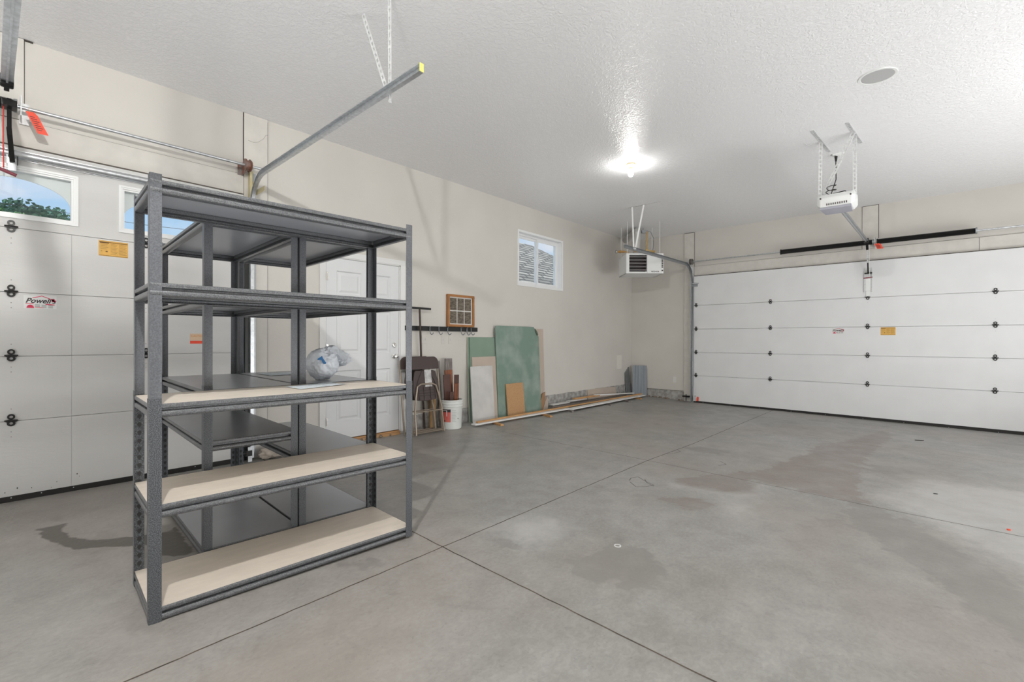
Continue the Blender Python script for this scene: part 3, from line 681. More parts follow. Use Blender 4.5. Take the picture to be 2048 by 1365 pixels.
door_local(mb, 'bottom_bracket', M_galvw, D3, OR_)
mb = MB(); mb.prism([(XA + .062, YF - .003, -.045), (XA + .10, YF - .003, -.045), (XA + .105, YF - .003, .025), (XA + .085, YF - .003, .045), (XA + .065, YF - .003, .02)], (0, -.004, 0))
mb.build('caution_tag', M_red, label='small red-orange tag on the bottom left corner of the right garage door', cat='tag')
sticker_service((-1.215, YF - .0006, 1.262), (1, 0, 0), .168, .090, 'white sticker with dark script and crimson roof line on the right garage door', (0, -1, 0))
warning_label((-.583, YF - .0006, 1.236), (1, 0, 0), .180, .122, 'orange warning label on the right garage door beside the middle hinges', (0, -1, 0))

# ------------------------------------------------------------------ entry door (door_1)
D1 = thing('door_1', None, None, kind='structure', loc=(XW, 2.89, 0)); O1 = (XW, 2.89, 0)
ya, yb, za_, zb_ = 2.428, 3.352, .042, 2.040
panels = [(2.545, 2.845, 1.640, 1.905), (2.990, 3.235, 1.640, 1.905), (2.545, 2.845, .985, 1.480), (2.990, 3.235, .985, 1.480), (2.545, 2.845, .235, .800), (2.990, 3.235, .235, .800)]
mb = MB()
for a, b, c, d in holed(ya, yb, za_, zb_, panels): mb.box((XW - .045, a, c), (XW - .004, b, d))
for a, b, c, d in panels:
    def ringp(i0, x0, i1, x1):
        A = [(a + i0, c + i0), (b - i0, c + i0), (b - i0, d - i0), (a + i0, d - i0)]; B = [(a + i1, c + i1), (b - i1, c + i1), (b - i1, d - i1), (a + i1, d - i1)]
        for k in range(4):
            k2 = (k + 1) % 4; mb.quad((XW + x0, *A[k]), (XW + x0, *A[k2]), (XW + x1, *B[k2]), (XW + x1, *B[k]))
    ringp(0, -.004, .012, -.016); ringp(.012, -.016, .030, -.016); ringp(.030, -.016, .052, -.007)
    i = .052; mb.quad((XW - .007, a + i, c + i), (XW - .007, b - i, c + i), (XW - .007, b - i, d - i), (XW - .007, a + i, d - i))
    mb.box((XW - .045, a, c), (XW - .040, b, d))
door_local(mb, 'door_slab', M_door, D1, O1, angle=12)
mb = MB(); mb.box((XW - .14, 2.405, .0), (XW, 2.424, 2.062)); mb.box((XW - .14, 3.356, .0), (XW, 3.375, 2.062)); mb.box((XW - .14, 2.405, 2.044), (XW, 3.375, 2.062))
door_local(mb, 'door_jamb', M_white, D1, O1)
mb = MB(); prof = [(0, 0), (.010, 0), (.014, .012), (.013, .040), (.018, .050), (.018, .062), (0, .062)]
def casing(mb, p0, p1, inward):
    p0 = Vector(p0); p1 = Vector(p1); inn = Vector(inward)
    mb.prism([p0 + Vector((x, 0, 0)) + inn * (-w) for x, w in prof], p1 - p0)
casing(mb, (XW, 2.409, .03), (XW, 2.409, 2.055), (0, 1, 0)); casing(mb, (XW, 3.371, .012), (XW, 3.371, 2.055), (0, -1, 0)); casing(mb, (XW, 2.347, 2.055), (XW, 3.433, 2.055), (0, 0, -1))
door_local(mb, 'door_casing', M_white, D1, O1)
mb = MB(); mb.box((XW - .14, 2.424, -.02), (XW + .012, 3.356, .034), M_wood_or)
for i in range(14): mb.ball((XW + .02 + .03 * random.random(), 2.40 + .95 * random.random(), fz(XW, 2.9) + .008), .014 + .012 * random.random(), M_concd, 6, 4)
mb.box((XW, 2.45, -.01), (XW + .045, 2.95, .020), M_pboard); mb.box((XW, 2.99, -.01), (XW + .05, 3.34, .022), M_wood_or)
door_local(mb, 'threshold', M_wood_or, D1, O1, label='broken wooden threshold')
for z in (.249, 1.050, 1.833):
    mb = MB(); mb.cyl((XW + .004, 2.426, z - .045), (XW + .004, 2.426, z + .045), .006, n=10); mb.box((XW - .004, 2.428, z - .044), (XW - .002, 2.448, z + .044))
    door_local(mb, 'hinge', M_chrome, D1, O1, label='brushed steel butt hinge')
mb = MB(); mb.lathe([(.031, 0), (.031, .006), (.012, .012), (.012, .030), (.024, .038), (.028, .050), (.024, .062), (.008, .066)], (0, 0, 0), 20, axis='X')
door_local(MB().add([(v[0] + XW - .004, v[1] + 3.285, v[2] + .945) for v in mb.v], mb.f), 'door_knob', M_chrome, D1, O1)
mb = MB(); mb.lathe([(.029, 0), (.029, .012), (.022, .018), (.004, .019)], (0, 0, 0), 20, axis='X'); mb.box((.018, -.004, -.014), (.032, .004, .014))
door_local(MB().add([(v[0] + XW - .004, v[1] + 3.285, v[2] + 1.078) for v in mb.v], mb.f), 'deadbolt', M_chrome, D1, O1)
mb = MB(); mb.box((XW - .16, 2.405, -.2), (XW - .145, 3.375, 2.065)); door_local(mb, 'door_backing', M_door, D1, O1)

# ------------------------------------------------------------------ window
W1 = thing('window_1', None, None, kind='structure', loc=(XW, 6.16, 2.45)); O2 = (XW, 6.16, 2.45)
y0_, y1_, z0_, z1_ = 5.555, 6.775, 2.010, 2.898
mb = MB()
def rect_ring(mb, a, b, c, d, w, x0, x1, m=None):
    mb.box((x0, a, c), (x1, b, c + w), m); mb.box((x0, a, d - w), (x1, b, d), m); mb.box((x0, a, c + w), (x1, a + w, d - w), m); mb.box((x0, b - w, c + w), (x1, b, d - w), m)
rect_ring(mb, y0_, y1_, z0_, z1_, .034, XW, XW + .010)
rect_ring(mb, 5.586, 6.734, 2.036, 2.874, .008, XW - .150, XW)
rect_ring(mb, 5.594, 6.726, 2.044, 2.866, .030, XW - .148, XW - .075)
door_local(mb, 'window_frame', M_vinyl, W1, O2)
for a, b, xx, nm in ((5.624, 6.175, -.135, 'sash'), (6.145, 6.696, -.105, 'sash')):
    mb = MB(); rect_ring(mb, a, b, 2.074, 2.836, .034, XW + xx, XW + xx + .028); sh = door_local(mb, nm, M_vinyl, W1, O2)
    mb = MB().box((XW + xx + .012, a + .034, 2.108), (XW + xx + .016, b - .034, 2.802)); door_local(mb, 'pane', M_glass, sh, O2)
    if xx > -.12:
        mb = MB(); mb.box((XW + xx + .028, 6.150, 2.42), (XW + xx + .040, 6.172, 2.50)); door_local(mb, 'latch', M_vinyl, sh, O2)

# ------------------------------------------------------------------ exterior
MB().box((-70, -40, -.5), (30, 60, -.32)).build('ground', M_asph, kind='structure')
def neighbour():
    t = thing('neighbour_house', 'house with grey shingle hip roof seen through the small window', 'house', (-12, 12, -.32))
    xe, xr = 3.6, -1.4; ze, zr = 2.5, 5.72      # eave towards us, ridge behind
    y0, y1 = -8.0, 8.6
    mb = MB(); mb.box((-6.4, y0 + .5, 0), (xe - .5, y1 - .5, ze + .1)); mb.build('wall', M_stucco, t)
    mb = MB(); rl, rh = y0 + 4.0, y1 - 4.3
    E = [(xe, y0, ze), (xe, y1, ze), (xr - 5, y1, ze), (xr - 5, y0, ze)]; r0, r1 = (xr, rl, zr), (xr, rh, zr)
    mb.add([*E, r0, r1], [(0, 1, 5, 4), (1, 2, 5), (2, 3, 4, 5), (3, 0, 4)]); mb.add([(p[0], p[1], p[2] - .12) for p in E], [(0, 1, 2, 3)])
    for i in range(4): a, b = E[i], E[(i + 1) % 4]; mb.quad(a, b, (b[0], b[1], b[2] - .12), (a[0], a[1], a[2] - .12))
    o = mb.build('roof', M_roof, t, smooth=False)
    uv = o.data.uv_layers.new(name='UVMap')
    for p in o.data.polygons:
        n = p.normal; u = Vector((-n.y, n.x, 0)); u = u.normalized() if u.length > 1e-3 else Vector((1, 0, 0)); v = n.cross(u)
        for li in p.loop_indices:
            c = o.data.vertices[o.data.loops[li].vertex_index].co; uv.data[li].uv = (c.dot(u), c.dot(v))
neighbour()
def tree(loc, h, rad, seed, m, label):
    rnd = random.Random(seed); t = thing('tree', label, 'tree', loc, group='trees beyond the left garage door')
    mb = MB(); mb.tube([(0, 0, 0), (.1, .05, h * .3), (0, .1, h * .6), (.1, 0, h * .85)], [.22, .17, .12, .05], 8)
    for i in range(5):
        a = rnd.random() * 6.28; mb.tube([(0, 0, h * .35), (rad * .3 * math.cos(a), rad * .3 * math.sin(a), h * .55), (rad * .6 * math.cos(a), rad * .6 * math.sin(a), h * .7)], [.1, .07, .03], 6)
    mb.build('trunk', M_bark, t)
    mb = MB(); cl = [(rnd.uniform(-.75, .75) * rad, rnd.uniform(-.75, .75) * rad, h * rnd.uniform(.45, .92), rad * rnd.uniform(.25, .42)) for _ in range(16)]
    for cx, cy, cz, cr in cl:
        for _ in range(260):
            v = Vector((rnd.gauss(0, 1), rnd.gauss(0, 1), rnd.gauss(0, 1))).normalized() * cr * rnd.uniform(.6, 1.05); c = Vector((cx, cy, cz)) + Vector((v.x, v.y, v.z * .75))
            a = Vector((rnd.uniform(-1, 1), rnd.uniform(-1, 1), rnd.uniform(-.6, .6))).normalized() * .13; b = a.orthogonal().normalized() * .085
            mb.quad(c - a, c + b, c + a, c - b)
    mb.build('foliage', m, t)
tree((-27.0, .1, -.32), 7.35, 2.2, 1, M_leaf, 'broad green tree seen through the left garage door window')
tree((-33.0, 1.4, -.32), 8.2, 2.0, 2, M_leaf2, 'darker tree farther off, at the right in the left garage door window')
for k, z in enumerate((5.48, 4.92)):
    mb = MB(); mb.tube([(-22, -12, z + .4), (-22, -4, z), (-22, 4, z - .05), (-22, 14, z + .4)], .009, 6)
    mb.build('power_cable', M_black, label=('upper' if k == 0 else 'lower') + ' of two dark cables strung before the trees outside', cat='cable', group='overhead cables')

# ------------------------------------------------------------------ shelving
TH_A = R(86.99)
def post_profile(w1, w2, t, r=.004):
    """L profile in plan, outer corner at origin, legs along +x (w1) and +y (w2)"""
    P = [(w1, 0)]
    for i in range(5):
        a = R(-90 - 90 * i / 4); P.append((r + r * math.cos(a), r + r * math.sin(a)))
    P += [(0, w2), (t, w2), (t, t), (w1, t)]
    return P
def shelf_unit(label, loc, rz, L, D, levels, boards, H=1.813, name='shelving_unit'):
    root = thing(name, label, 'shelving', loc, rz, 'metal shelving units')
    zs = .905
    for cx in (0, 1):
        for cy in (0, 1):
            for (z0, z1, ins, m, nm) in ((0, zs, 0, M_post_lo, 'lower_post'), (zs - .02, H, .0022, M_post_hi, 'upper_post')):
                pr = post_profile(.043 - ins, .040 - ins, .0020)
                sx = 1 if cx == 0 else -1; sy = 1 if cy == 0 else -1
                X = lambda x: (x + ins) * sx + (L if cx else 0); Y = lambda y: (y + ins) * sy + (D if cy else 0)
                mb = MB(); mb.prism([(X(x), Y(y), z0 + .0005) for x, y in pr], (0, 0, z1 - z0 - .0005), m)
                # punched keyholes on the inner faces
                z = z0 + .05
                while z < z1 - .03:
                    for face in ('x', 'y'):
                        if face == 'x': c = (.024, .0026); ax = (1, 0)
                        else: c = (.0026, .024); ax = (0, 1)
                        P = []
                        for i in range(10):
                            a = 2 * math.pi * i / 10; ww = .0085 * math.cos(a); hh = .011 * math.sin(a) * (1.25 if math.sin(a) < 0 else 1); ww *= (1 if math.sin(a) > -.3 else .6)
                            P.append((X(c[0] + ww * ax[0] - ins), Y(c[1] + ww * ax[1] - ins), z + hh))
                        e = (0, .0012 * sy, 0) if face == 'x' else (.0012 * sx, 0, 0)
                        mb.prism(P, e, M_key)
                    z += .0385
                mb.build(nm, m, root)
    prof = [(.0045, -.0005), (.0022, -.003), (.0018, -.010), (.0026, -.0175), (.0060, -.0195), (.0230, -.0200), (.0230, -.0300), (.0060, -.0305), (.0022, -.0345), (.0010, -.0430), (.0022, -.0515), (.0070, -.0555),
            (.0300, -.0555), (.0300, -.0535), (.0085, -.0535), (.0050, -.050), (.0045, -.043), (.0050, -.037), (.0250, -.0325), (.0250, -.0170), (.0330, -.0160), (.0330, -.0140), (.0052, -.0130), (.0052, -.0005)]
    for lv, bm_ in zip(levels, boards):
        sh = thing('shelf', None, None); sh.parent = root; sh.location = (0, 0, lv)
        MB().box((.0056, .0056, -.0135), (L - .0056, D - .0056, -.0008)).build('board', bm_, sh, label='beige particleboard shelf' if bm_ is M_beige else None, bevel=.001)
        e = .0050
        for (nm, org, dirv, inn, ln) in (('long_beam', (e, 0), (1, 0), (0, 1), L - 2 * e), ('long_beam', (e, D), (1, 0), (0, -1), L - 2 * e), ('end_beam', (0, .034), (0, 1), (1, 0), D - .068), ('end_beam', (L, .034), (0, 1), (-1, 0), D - .068)):
            mb = MB(); mb.prism([(org[0] + inn[0] * w, org[1] + inn[1] * w, z) for w, z in prof], (dirv[0] * ln, dirv[1] * ln, 0))
            mb.build(nm, M_beam, sh, angle=50)
    return root
TA = TH_A; dA = Vector((math.cos(TA), math.sin(TA), 0)); nA = Vector((-dA.y, dA.x, 0)); oA = Vector((-2.32, .422, 0))
def AL(d, n, z=0): return oA + dA * d + nA * n + Vector((0, 0, z))
shelf_unit('front metal shelving unit with beige lower boards, long side to the camera', tuple(oA), TA, 1.229, .457, [.059, .474, .883, 1.374, 1.790], [M_beige, M_beige, M_beige, M_greyb, M_greyb])
shelf_unit('rear metal shelving unit with grey boards, the left of two standing end-on', tuple(AL(.754, .4655)), TA + R(90), 1.222, .470, [.062, .618, .883, 1.370, 1.788], [M_greyb] * 5)
shelf_unit('rear metal shelving unit with grey boards, the right one that holds the plastic bag', tuple(AL(1.223, .4655)), TA + R(90), 1.222, .464, [.062, .466, .885, 1.370, 1.788], [M_greyb] * 5)

# plastic bag and papers on the middle shelves
def bag():
    c = AL(.97, .64, .885); t = thing('plastic_bag', 'crumpled white plastic bag with a blue mark, on the right rear shelving unit', 'bag', tuple(c))
    bm = bmesh.new(); bmesh.ops.create_icosphere(bm, subdivisions=5, radius=1)
    for v in bm.verts:
        p = v.co.copy(); n1 = mnoise.noise(p * 1.9 + Vector((3, 1, 7))); n2 = abs(mnoise.noise(p * 4.2)); n3 = abs(mnoise.noise(p * 9.5))
        k = 1 + .16 * n1 - .20 * n2 - .10 * n3
        v.co = Vector((p.x * .100 * k, p.y * .105 * k, (p.z * .105) * k + .102))
        if v.co.z < .008: v.co.z = .0015 + .004 * abs(n3)
    me = bpy.data.meshes.new('bag_body'); bm.to_mesh(me); bm.free()
    for p in me.polygons: p.use_smooth = True
    me.materials.append(M_bag); o = bpy.data.objects.new('bag_body', me); COL.objects.link(o); o.parent = t
    mb = MB()      # knotted neck drooping to the right
    r_ = dA
    path = []; rad = []
    for i in range(26):
        s = i / 25; a = s * 2.5
        path.append(Vector((0, 0, .165)) + r_ * (.03 + .135 * s) + Vector((0, 0, .035 * math.sin(a * .9) - .150 * max(0, s - .35) ** 1.2)) + Vector((-.03 * s, .0, 0))); rad.append(.030 + .016 * math.sin(s * 9) * .6 + .010 * s)
    mb.tube([tuple(p) for p in path], rad, 22)
    for i, v in enumerate(mb.v):
        q = Vector(v); n_ = abs(mnoise.noise(q * 42)) - .25; cidx = min(25, i // 22); d = (q - path[cidx]); mb.v[i] = tuple(q + d * n_ * .75)
    mb.build('bag_neck', M_bag, t)
    q = -Vector((c.x, c.y, 0)).normalized(); side = Vector((-q.y, q.x, 0)); up = Vector((0, 0, 1))
    mb = MB(); B = Vector((0, 0, .128)) + q * .101
    pts = [(-.030, .010), (-.002, .030), (.004, .014), (.022, -.014), (.018, -.022), (.006, -.020), (-.006, .006), (-.026, .004)]
    mb.prism([B + side * a + up * b + q * (-.012 * abs(a) / .03) for a, b in pts], tuple(q * .0015))
    mb.build('blue_mark', M_blue, t, label='blue printed mark')
bag()
def paper(pts, z, label, seed):
    rnd = random.Random(seed); P = [AL(a, b, z) for a, b in pts]; c = sum(P, Vector()) / 4
    n = 10; vs = []
    for j in range(n + 1):
        for i in range(n + 1):
            u, v = i / n, j / n; p = P[0].lerp(P[1], u).lerp(P[3].lerp(P[2], u), v)
            vs.append(p - c + Vector((0, 0, .0012 + .0035 * abs(math.sin(3.2 * u + 1.5 * v * seed)) * (abs(u - .5) + abs(v - .5)))))
    fs = [(j * (n + 1) + i, j * (n + 1) + i + 1, (j + 1) * (n + 1) + i + 1, (j + 1) * (n + 1) + i) for j in range(n) for i in range(n)]
    t = thing('paper_sheet', label, 'paper', tuple(c)); mb = MB(); mb.add(vs, fs); mb.build('sheet', M_paper, t)
    mb = MB(); u = (P[1] - P[0]); v = (P[3] - P[0])
    for r_ in range(9):
        a = .10 + .09 * r_
        s = .08
        while s < .88:
            w = rnd.uniform(.03, .10); p = P[0] + u * s + v * a - c; q = p + u * w
            mb.obar(tuple(p + Vector((0, 0, .0048))), tuple(q + Vector((0, 0, .0048))), .0035, .0004); s += w + .025
    mb.build('fine_print', mat('faded_ink', (.45, .52, .60), .8), t, label='faded blue-grey print', kind='stuff')
paper([(.64, .36), (.655, .17), (.95, .255), (.93, .43)], .883, 'white printed sheet lying on the beige middle shelf under the plastic bag', 1)
paper([(.845, 1.22), (.84, 1.50), (1.08, 1.48), (1.07, 1.22)], .885, 'white printed sheet lying on the far end of the right rear shelf', 2)

# ------------------------------------------------------------------ tracks, shafts, openers
def sweep_track(name_parent, path, lat, m, flip=1):
    """C channel swept along a planar path; lat = lateral axis (unit), channel opens towards -lat*flip"""
    mb = MB(); lat = Vector(lat) * flip
    prof = [(0, -.026), (-.026, -.026), (-.026, -.022), (-.002, -.022), (-.002, .022), (-.026, .022), (-.030, .026), (0, .026)]
    n = len(prof); vs = []
    P = [Vector(p) for p in path]
    for i, p in enumerate(P):
        d = (P[min(i + 1, len(P) - 1)] - P[max(i - 1, 0)]).normalized(); nn = lat.cross(d).normalized()
        for a, b in prof: vs.append(p + lat * a + nn * b)
    fs = []
    for i in range(len(P) - 1):
        for j in range(n): fs.append((i * n + j, i * n + (j + 1) % n, (i + 1) * n + (j + 1) % n, (i + 1) * n + j))
    fs += [tuple(range(n)), tuple(range((len(P) - 1) * n, len(P) * n))]
    return mb.add(vs, fs, m)
def perforated(mb, p0, p1, w, nrm, m, t=.002, pitch=.045, flange=True):
    """slotted angle: two rails with rungs plus a solid narrow flange"""
    p0 = Vector(p0); p1 = Vector(p1); d = (p1 - p0).normalized(); N_ = Vector(nrm); a = d.cross(N_).normalized(); N_ = a.cross(d).normalized(); ln = (p1 - p0).length
    for s in (-1, 1): mb.obar(p0 + a * s * w * .36, p1 + a * s * w * .36, w * .28, t, up=tuple(N_), m=m)
    k = int(ln / pitch)
    for i in range(k + 1):
        c = p0 + d * (ln * i / max(1, k)); mb.obar(c - d * pitch * .19, c + d * pitch * .19, w * .46, t, up=tuple(N_), m=m)
    if flange: mb.obar(p0 + a * w * .5 + N_ * w * .35, p1 + a * w * .5 + N_ * w * .35, t, w * .7, up=tuple(N_), m=m)
def arc_path(p_start, corner_c, r, ax, n=12):
    out = []
    for i in range(n + 1):
        a = math.pi / 2 * i / n; out.append((corner_c, r, a))
    return out
# left track (thing on the wall beside the left door)
TL = thing('door_track', 'galvanised curved track of the left garage door reaching over the shelving', 'track', (-4.77, 1.655, 0)); OTL = (-4.77, 1.655, 0)
path = [(-4.772, 1.66, .03), (-4.772, 1.66, 1.2), (-4.772, 1.66, 2.36)]
for i in range(1, 13):
    a = math.pi / 2 * i / 12; path.append((-4.472 - .30 * math.cos(a), 1.66, 2.36 + .30 * math.sin(a)))
path += [(-3.3, 1.66, 2.68), (-2.175, 1.66, 2.702)]
mb = sweep_track(None, path, (0, 1, 0), M_galv); door_local(mb, 'rail', M_galv, TL, OTL)
mb = MB(); mb.box((-4.805, 1.664, .02), (-4.80, 1.692, 2.72), M_track); mb.box((-4.848, 1.668, .02), (-4.80, 1.672, 2.55), M_track); door_local(mb, 'wall_angle', M_galv, TL, OTL)
mb = MB(); mb.box((-4.798, 1.592, .01), (-4.772, 1.622, 2.42)); door_local(mb, 'track_shade_strip', M_black, TL, OTL, label='black strip painted in as the shade inside the track')  # black strip added for the shaded inside of the channel
mb = MB(); mb.box((-4.80, 1.668, 2.50), (-4.52, 1.672, 2.545), M_yzinc); mb.box((-4.84, 1.640, 2.46), (-4.80, 1.668, 2.74), M_yzinc); mb.obar((-4.80, 1.668, 2.62), (-4.56, 1.668, 2.67), .004, .03, m=M_yzinc); door_local(mb, 'flag_bracket', M_yzinc, TL, OTL, label='yellow zinc flag bracket')
mb = MB(); mb.box((-2.175, 1.632, 2.678), (-2.172, 1.661, 2.727), mat('yellow_mark', (.62, .60, .18), .6)); door_local(mb, 'end_mark', None, TL, OTL, label='yellow painted end')
HL = [((-2.53, 1.672, 2.640), (-2.495, 1.645, ZC - .002)), ((-2.56, 1.672, 2.71), (-2.80, 1.645, ZC - .002))]
for a, b in HL:
    mb = MB(); perforated(mb, a, b, .034, (0, 1, 0), M_galvw); door_local(mb, 'hanger', M_galvw, TL, OTL)
# right track
TR = thing('door_track', 'grey curved track of the right garage door passing in front of the heater', 'track', (-3.53, 9.2, -.09)); OTR = (-3.53, 9.2, -.09)
path = [(-3.53, 9.245, -.070), (-3.53, 9.245, 1.2), (-3.53, 9.245, 2.32)]
for i in range(1, 13):
    a = math.pi / 2 * i / 12; path.append((-3.53, 8.945 + .30 * math.cos(a), 2.32 + .30 * math.sin(a)))
path += [(-3.53, 7.8, 2.607), (-3.53, 6.52, 2.592)]
mb = sweep_track(None, path, (1, 0, 0), M_track, -1); door_local(mb, 'rail', M_track, TR, OTR)
mb = MB(); mb.box((-3.568, 9.285, -.07), (-3.535, 9.289, 2.70), M_galvw); mb.box((-3.540, 9.24, -.07), (-3.536, 9.32, 2.45), M_galvw); door_local(mb, 'wall_angle', M_galvw, TR, OTR)
mb = MB(); mb.box((-3.538, 9.02, 2.55), (-3.534, 9.29, 2.60), M_galvw); mb.box((-3.56, 9.285, 2.46), (-3.50, 9.289, 2.60), M_galvw); door_local(mb, 'flag_bracket', M_galvw, TR, OTR)
mb = MB(); mb.box((-3.50, 9.22, 2.255), (-3.39, 9.26, 2.27), M_galv); mb.box((-3.50, 9.22, 2.20), (-3.40, 9.235, 2.245), M_track); mb.cyl((-3.53, 9.24, 2.235), (-3.42, 9.24, 2.235), .009, n=10, m=M_galv); door_local(mb, 'top_roller', M_galv, TR, OTR)
perfs = [((-3.53, 6.85, 2.60), (-3.60, 6.93, ZC - .004)), ((-3.53, 6.90, 2.60), (-3.40, 6.93, ZC - .004))]
for a, b in perfs:
    mb = MB(); perforated(mb, a, b, .036, (-.6, -.8, 0), M_white, flange=True); door_local(mb, 'hanger', M_white, TR, OTR)
mb = MB(); perforated(mb, (-3.66, 6.935, ZC - .006), (-3.12, 6.925, ZC - .006), .034, (0, 0, 1), M_white, flange=False); door_local(mb, 'ceiling_angle', M_white, TR, OTR)

# torsion shafts
def torsion(label, p0, p1, ctr, springs, drum, other_drum, ax, tagm):
    M_dr = tagm or M_rust
    t = thing('torsion_shaft', label, 'shaft', tuple(Vector(p0).lerp(Vector(p1), .5))); O = tuple(t.location)
    mb = MB().cyl(p0, p1, .0127, n=14); door_local(mb, 'tube', M_galv, t, O)
    A = Vector(p0); d = (Vector(p1) - A).normalized()
    up = Vector((0, 0, 1)); wallv = Vector((-1, 0, 0)) if ax == 'Y' else Vector((0, 1, 0))
    for s0, s1 in springs:
        a = A + d * s0; b = A + d * s1; n = int((b - a).length / .0065); pts = []; rr = []
        for i in range(n * 2 + 1): pts.append(a.lerp(b, i / (n * 2))); rr.append(.0405 if i % 2 else .0375)
        mb = MB(); mb.tube([tuple(p) for p in pts], rr, 14, M_black)
        mb.cyl(tuple(b), tuple(b + d * .018), .047, n=14, m=M_track); mb.cyl(tuple(a - d * .012), tuple(a), .046, n=14, m=M_black)
        sp = door_local(mb, 'torsion_spring', M_black, t, O, angle=80)
    for s in drum:
        c = A + d * s; mb = MB(); mb.cyl(tuple(c - d * .028), tuple(c - d * .018), .058, n=20, m=M_dr); mb.cyl(tuple(c - d * .018), tuple(c + d * .012), .048, n=20, m=M_dr); mb.cyl(tuple(c + d * .012), tuple(c + d * .028), .060, .05, n=20, m=M_dr)
        door_local(mb, 'cable_drum', M_dr, t, O)
    c = A + d * ctr; mb = MB(); dd = (wallv * .1)
    mb.obar(tuple(c - up * .07), tuple(c + up * .07), .006 if 1 else 0, .10, up=tuple(wallv), m=M_galvw)
    mb.obar(tuple(c + wallv * .085 - up * .09 + d * .02), tuple(c + wallv * .085 + up * .06 + d * .02), .05, .006, up=tuple(wallv), m=M_galvw)
    door_local(mb, 'centre_bracket', M_galvw, t, O)
    return t
SH1 = torsion('bare steel torsion shaft above the left garage door', (-4.75, -1.55, 2.765), (-4.75, 1.735, 2.765), 1.695, [(.55, 1.66)], [3.155, .12], None, 'Y', None)
torsion('torsion shaft with long black springs above the right garage door', (-3.61, 9.2, 2.690), (2.1, 9.2, 2.690), 2.955, [(1.665, 2.925), (2.99, 4.07)], [.10, 5.6], None, 'X', mat('dark_drum', (.16, .15, .14), .5, metal=.5))
mb = MB(); mb.box((-4.848, 1.58, 2.69), (-4.74, 1.584, 2.80)); mb.box((-4.848, 1.55, 2.69), (-4.844, 1.60, 2.80)); door_local(mb, 'bearing_plate', M_rust, SH1, tuple(SH1.location))
# spiral highlight stripes on right spring
# red tags
def tag(org, X, label, w=.055, h=.15):
    t = thing('warning_tag', label, 'tag', org); X = Vector(X); Z = Vector((.12 * X.x, .12 * X.y, -1)).normalized(); n = X.cross(Z).normalized(); Z = (Z + X * .32).normalized()
    mb = MB(); L = lambda a, b: X * a * w + Z * b * h
    mb.prism([L(0, 0), L(.8, -.03), L(1, .12), L(1, 1), L(0, 1)], tuple(n * .001)); mb.build('tag_card', M_red, t)
    mb = MB()
    for i in range(7):
        for s in (-1, 1): mb.obar(tuple(L(.15, .22 + .1 * i) + n * .0012 * s), tuple(L(.6 + .3 * ((i * 7) % 3) / 3, .22 + .1 * i) + n * .0012 * s), .004, .0005, up=tuple(n))
    mb.build('lettering', M_ink, t, label='black print'); mb = MB(); mb.tube([L(.4, .02), L(.45, -.12), (X * .018 + Vector((0, 0, .03)))], .0015, 5); mb.build('wire_tie', M_copper, t)
tag((-4.70, .165, 2.732), (0, 1, 0), 'red warning tag hanging on the left garage door shaft')
tag((-.655, 9.12, 2.645), (1, 0, 0), 'red warning tag hanging on the right garage door shaft', .075, .09)

# opener (common builder, local frame: rail along +x towards the door, body at origin end)
def opener(label, org, rz, rail_len, dz_wall, mr=M_track, rw=.044):
    t = thing('garage_opener', label, 'garage opener', org, rz)
    # body: rounded trapezoid
    mb = MB(); hw = .165
    sec = [(-.15, .0), (-.155, .10), (-.10, .145), (.10, .145), (.155, .10), (.15, 0)]
    rings = []
    for y, k, zl in ((-hw, .80, .03), (-hw + .03, .97, .0), (0, 1.0, 0), (hw - .03, .97, .0), (hw, .80, .03)):
        rings.append([(x * k, y, z + (zl if z < .01 else -zl * .3)) for x, z in sec])
    vs = [p for r_ in rings for p in r_]; n = len(sec); fs = []
    for i in range(len(rings) - 1):
        for j in range(n): fs.append((i * n + j, i * n + (j + 1) % n, (i + 1) * n + (j + 1) % n, (i + 1) * n + j))
    fs += [tuple(range(n)), tuple(range((len(rings) - 1) * n, len(rings) * n))]
    mb.add(vs, fs, M_plastic); mb.build('motor_housing', M_plastic, t, bevel=.006)
    mb = MB(); mb.prism([(-.149, -.135, -.001), (-.149, .135, -.001), (.12, .12, -.001), (.12, -.12, -.001)], (0, 0, -.022)); mb.build('light_lens', M_bluegrey, t, label='blue-grey light lens under the housing')
    mb = MB()
    for i in range(10): mb.box((-.158, -.10 + i * .019, .016), (-.150, -.093 + i * .019, .036))
    mb.build('vent_slot', M_ink, t, kind='stuff')
    mb = MB(); mb.box((-.09, .150, .05), (.0, .166, .10)); mb.build('control_label', M_pink, t, label='small red label on the side')
    for y in (-.13, .13): MB().cyl((-.150, y, .095), (-.160, y, .095), .008, n=10).build('screw', M_ink, t)
    # rail: T section
    mb = MB(); p0 = Vector((.12, 0, .055)); p1 = Vector((rail_len, 0, .055 + dz_wall)); mb.obar(p0, p1, rw, .022, m=mr); mb.obar(p0 - Vector((0, 0, .016)), p1 - Vector((0, 0, .016)), .010, .014, m=M_galv)
    mb.obar(p0 + Vector((0, .016, .014)), p1 + Vector((0, .016, .014)), .012, .010, m=M_galv); mb.build('rail', M_track, t)
    mb = MB(); mb.box((rail_len - .02, -.030, .03 + dz_wall), (rail_len + .05, .030, .085 + dz_wall)); mb.cyl((rail_len + .03, -.026, .05 + dz_wall), (rail_len + .03, .026, .05 + dz_wall), .03, n=14); mb.box((rail_len + .04, -.012, .03 + dz_wall), (rail_len + .12, .012, .07 + dz_wall)); mb.build('rail_pulley', M_black, t)
    return t
OPR = opener('white garage door opener hanging before the right garage door', (-.745, 6.02, 2.552), R(90), 2.97, .085)
ov = Vector((-.745, 6.02, 2.552))
def rl(p): v = Vector(p) - ov; return (v.y, -v.x, v.z)     # world -> local of OPR (rz=90)
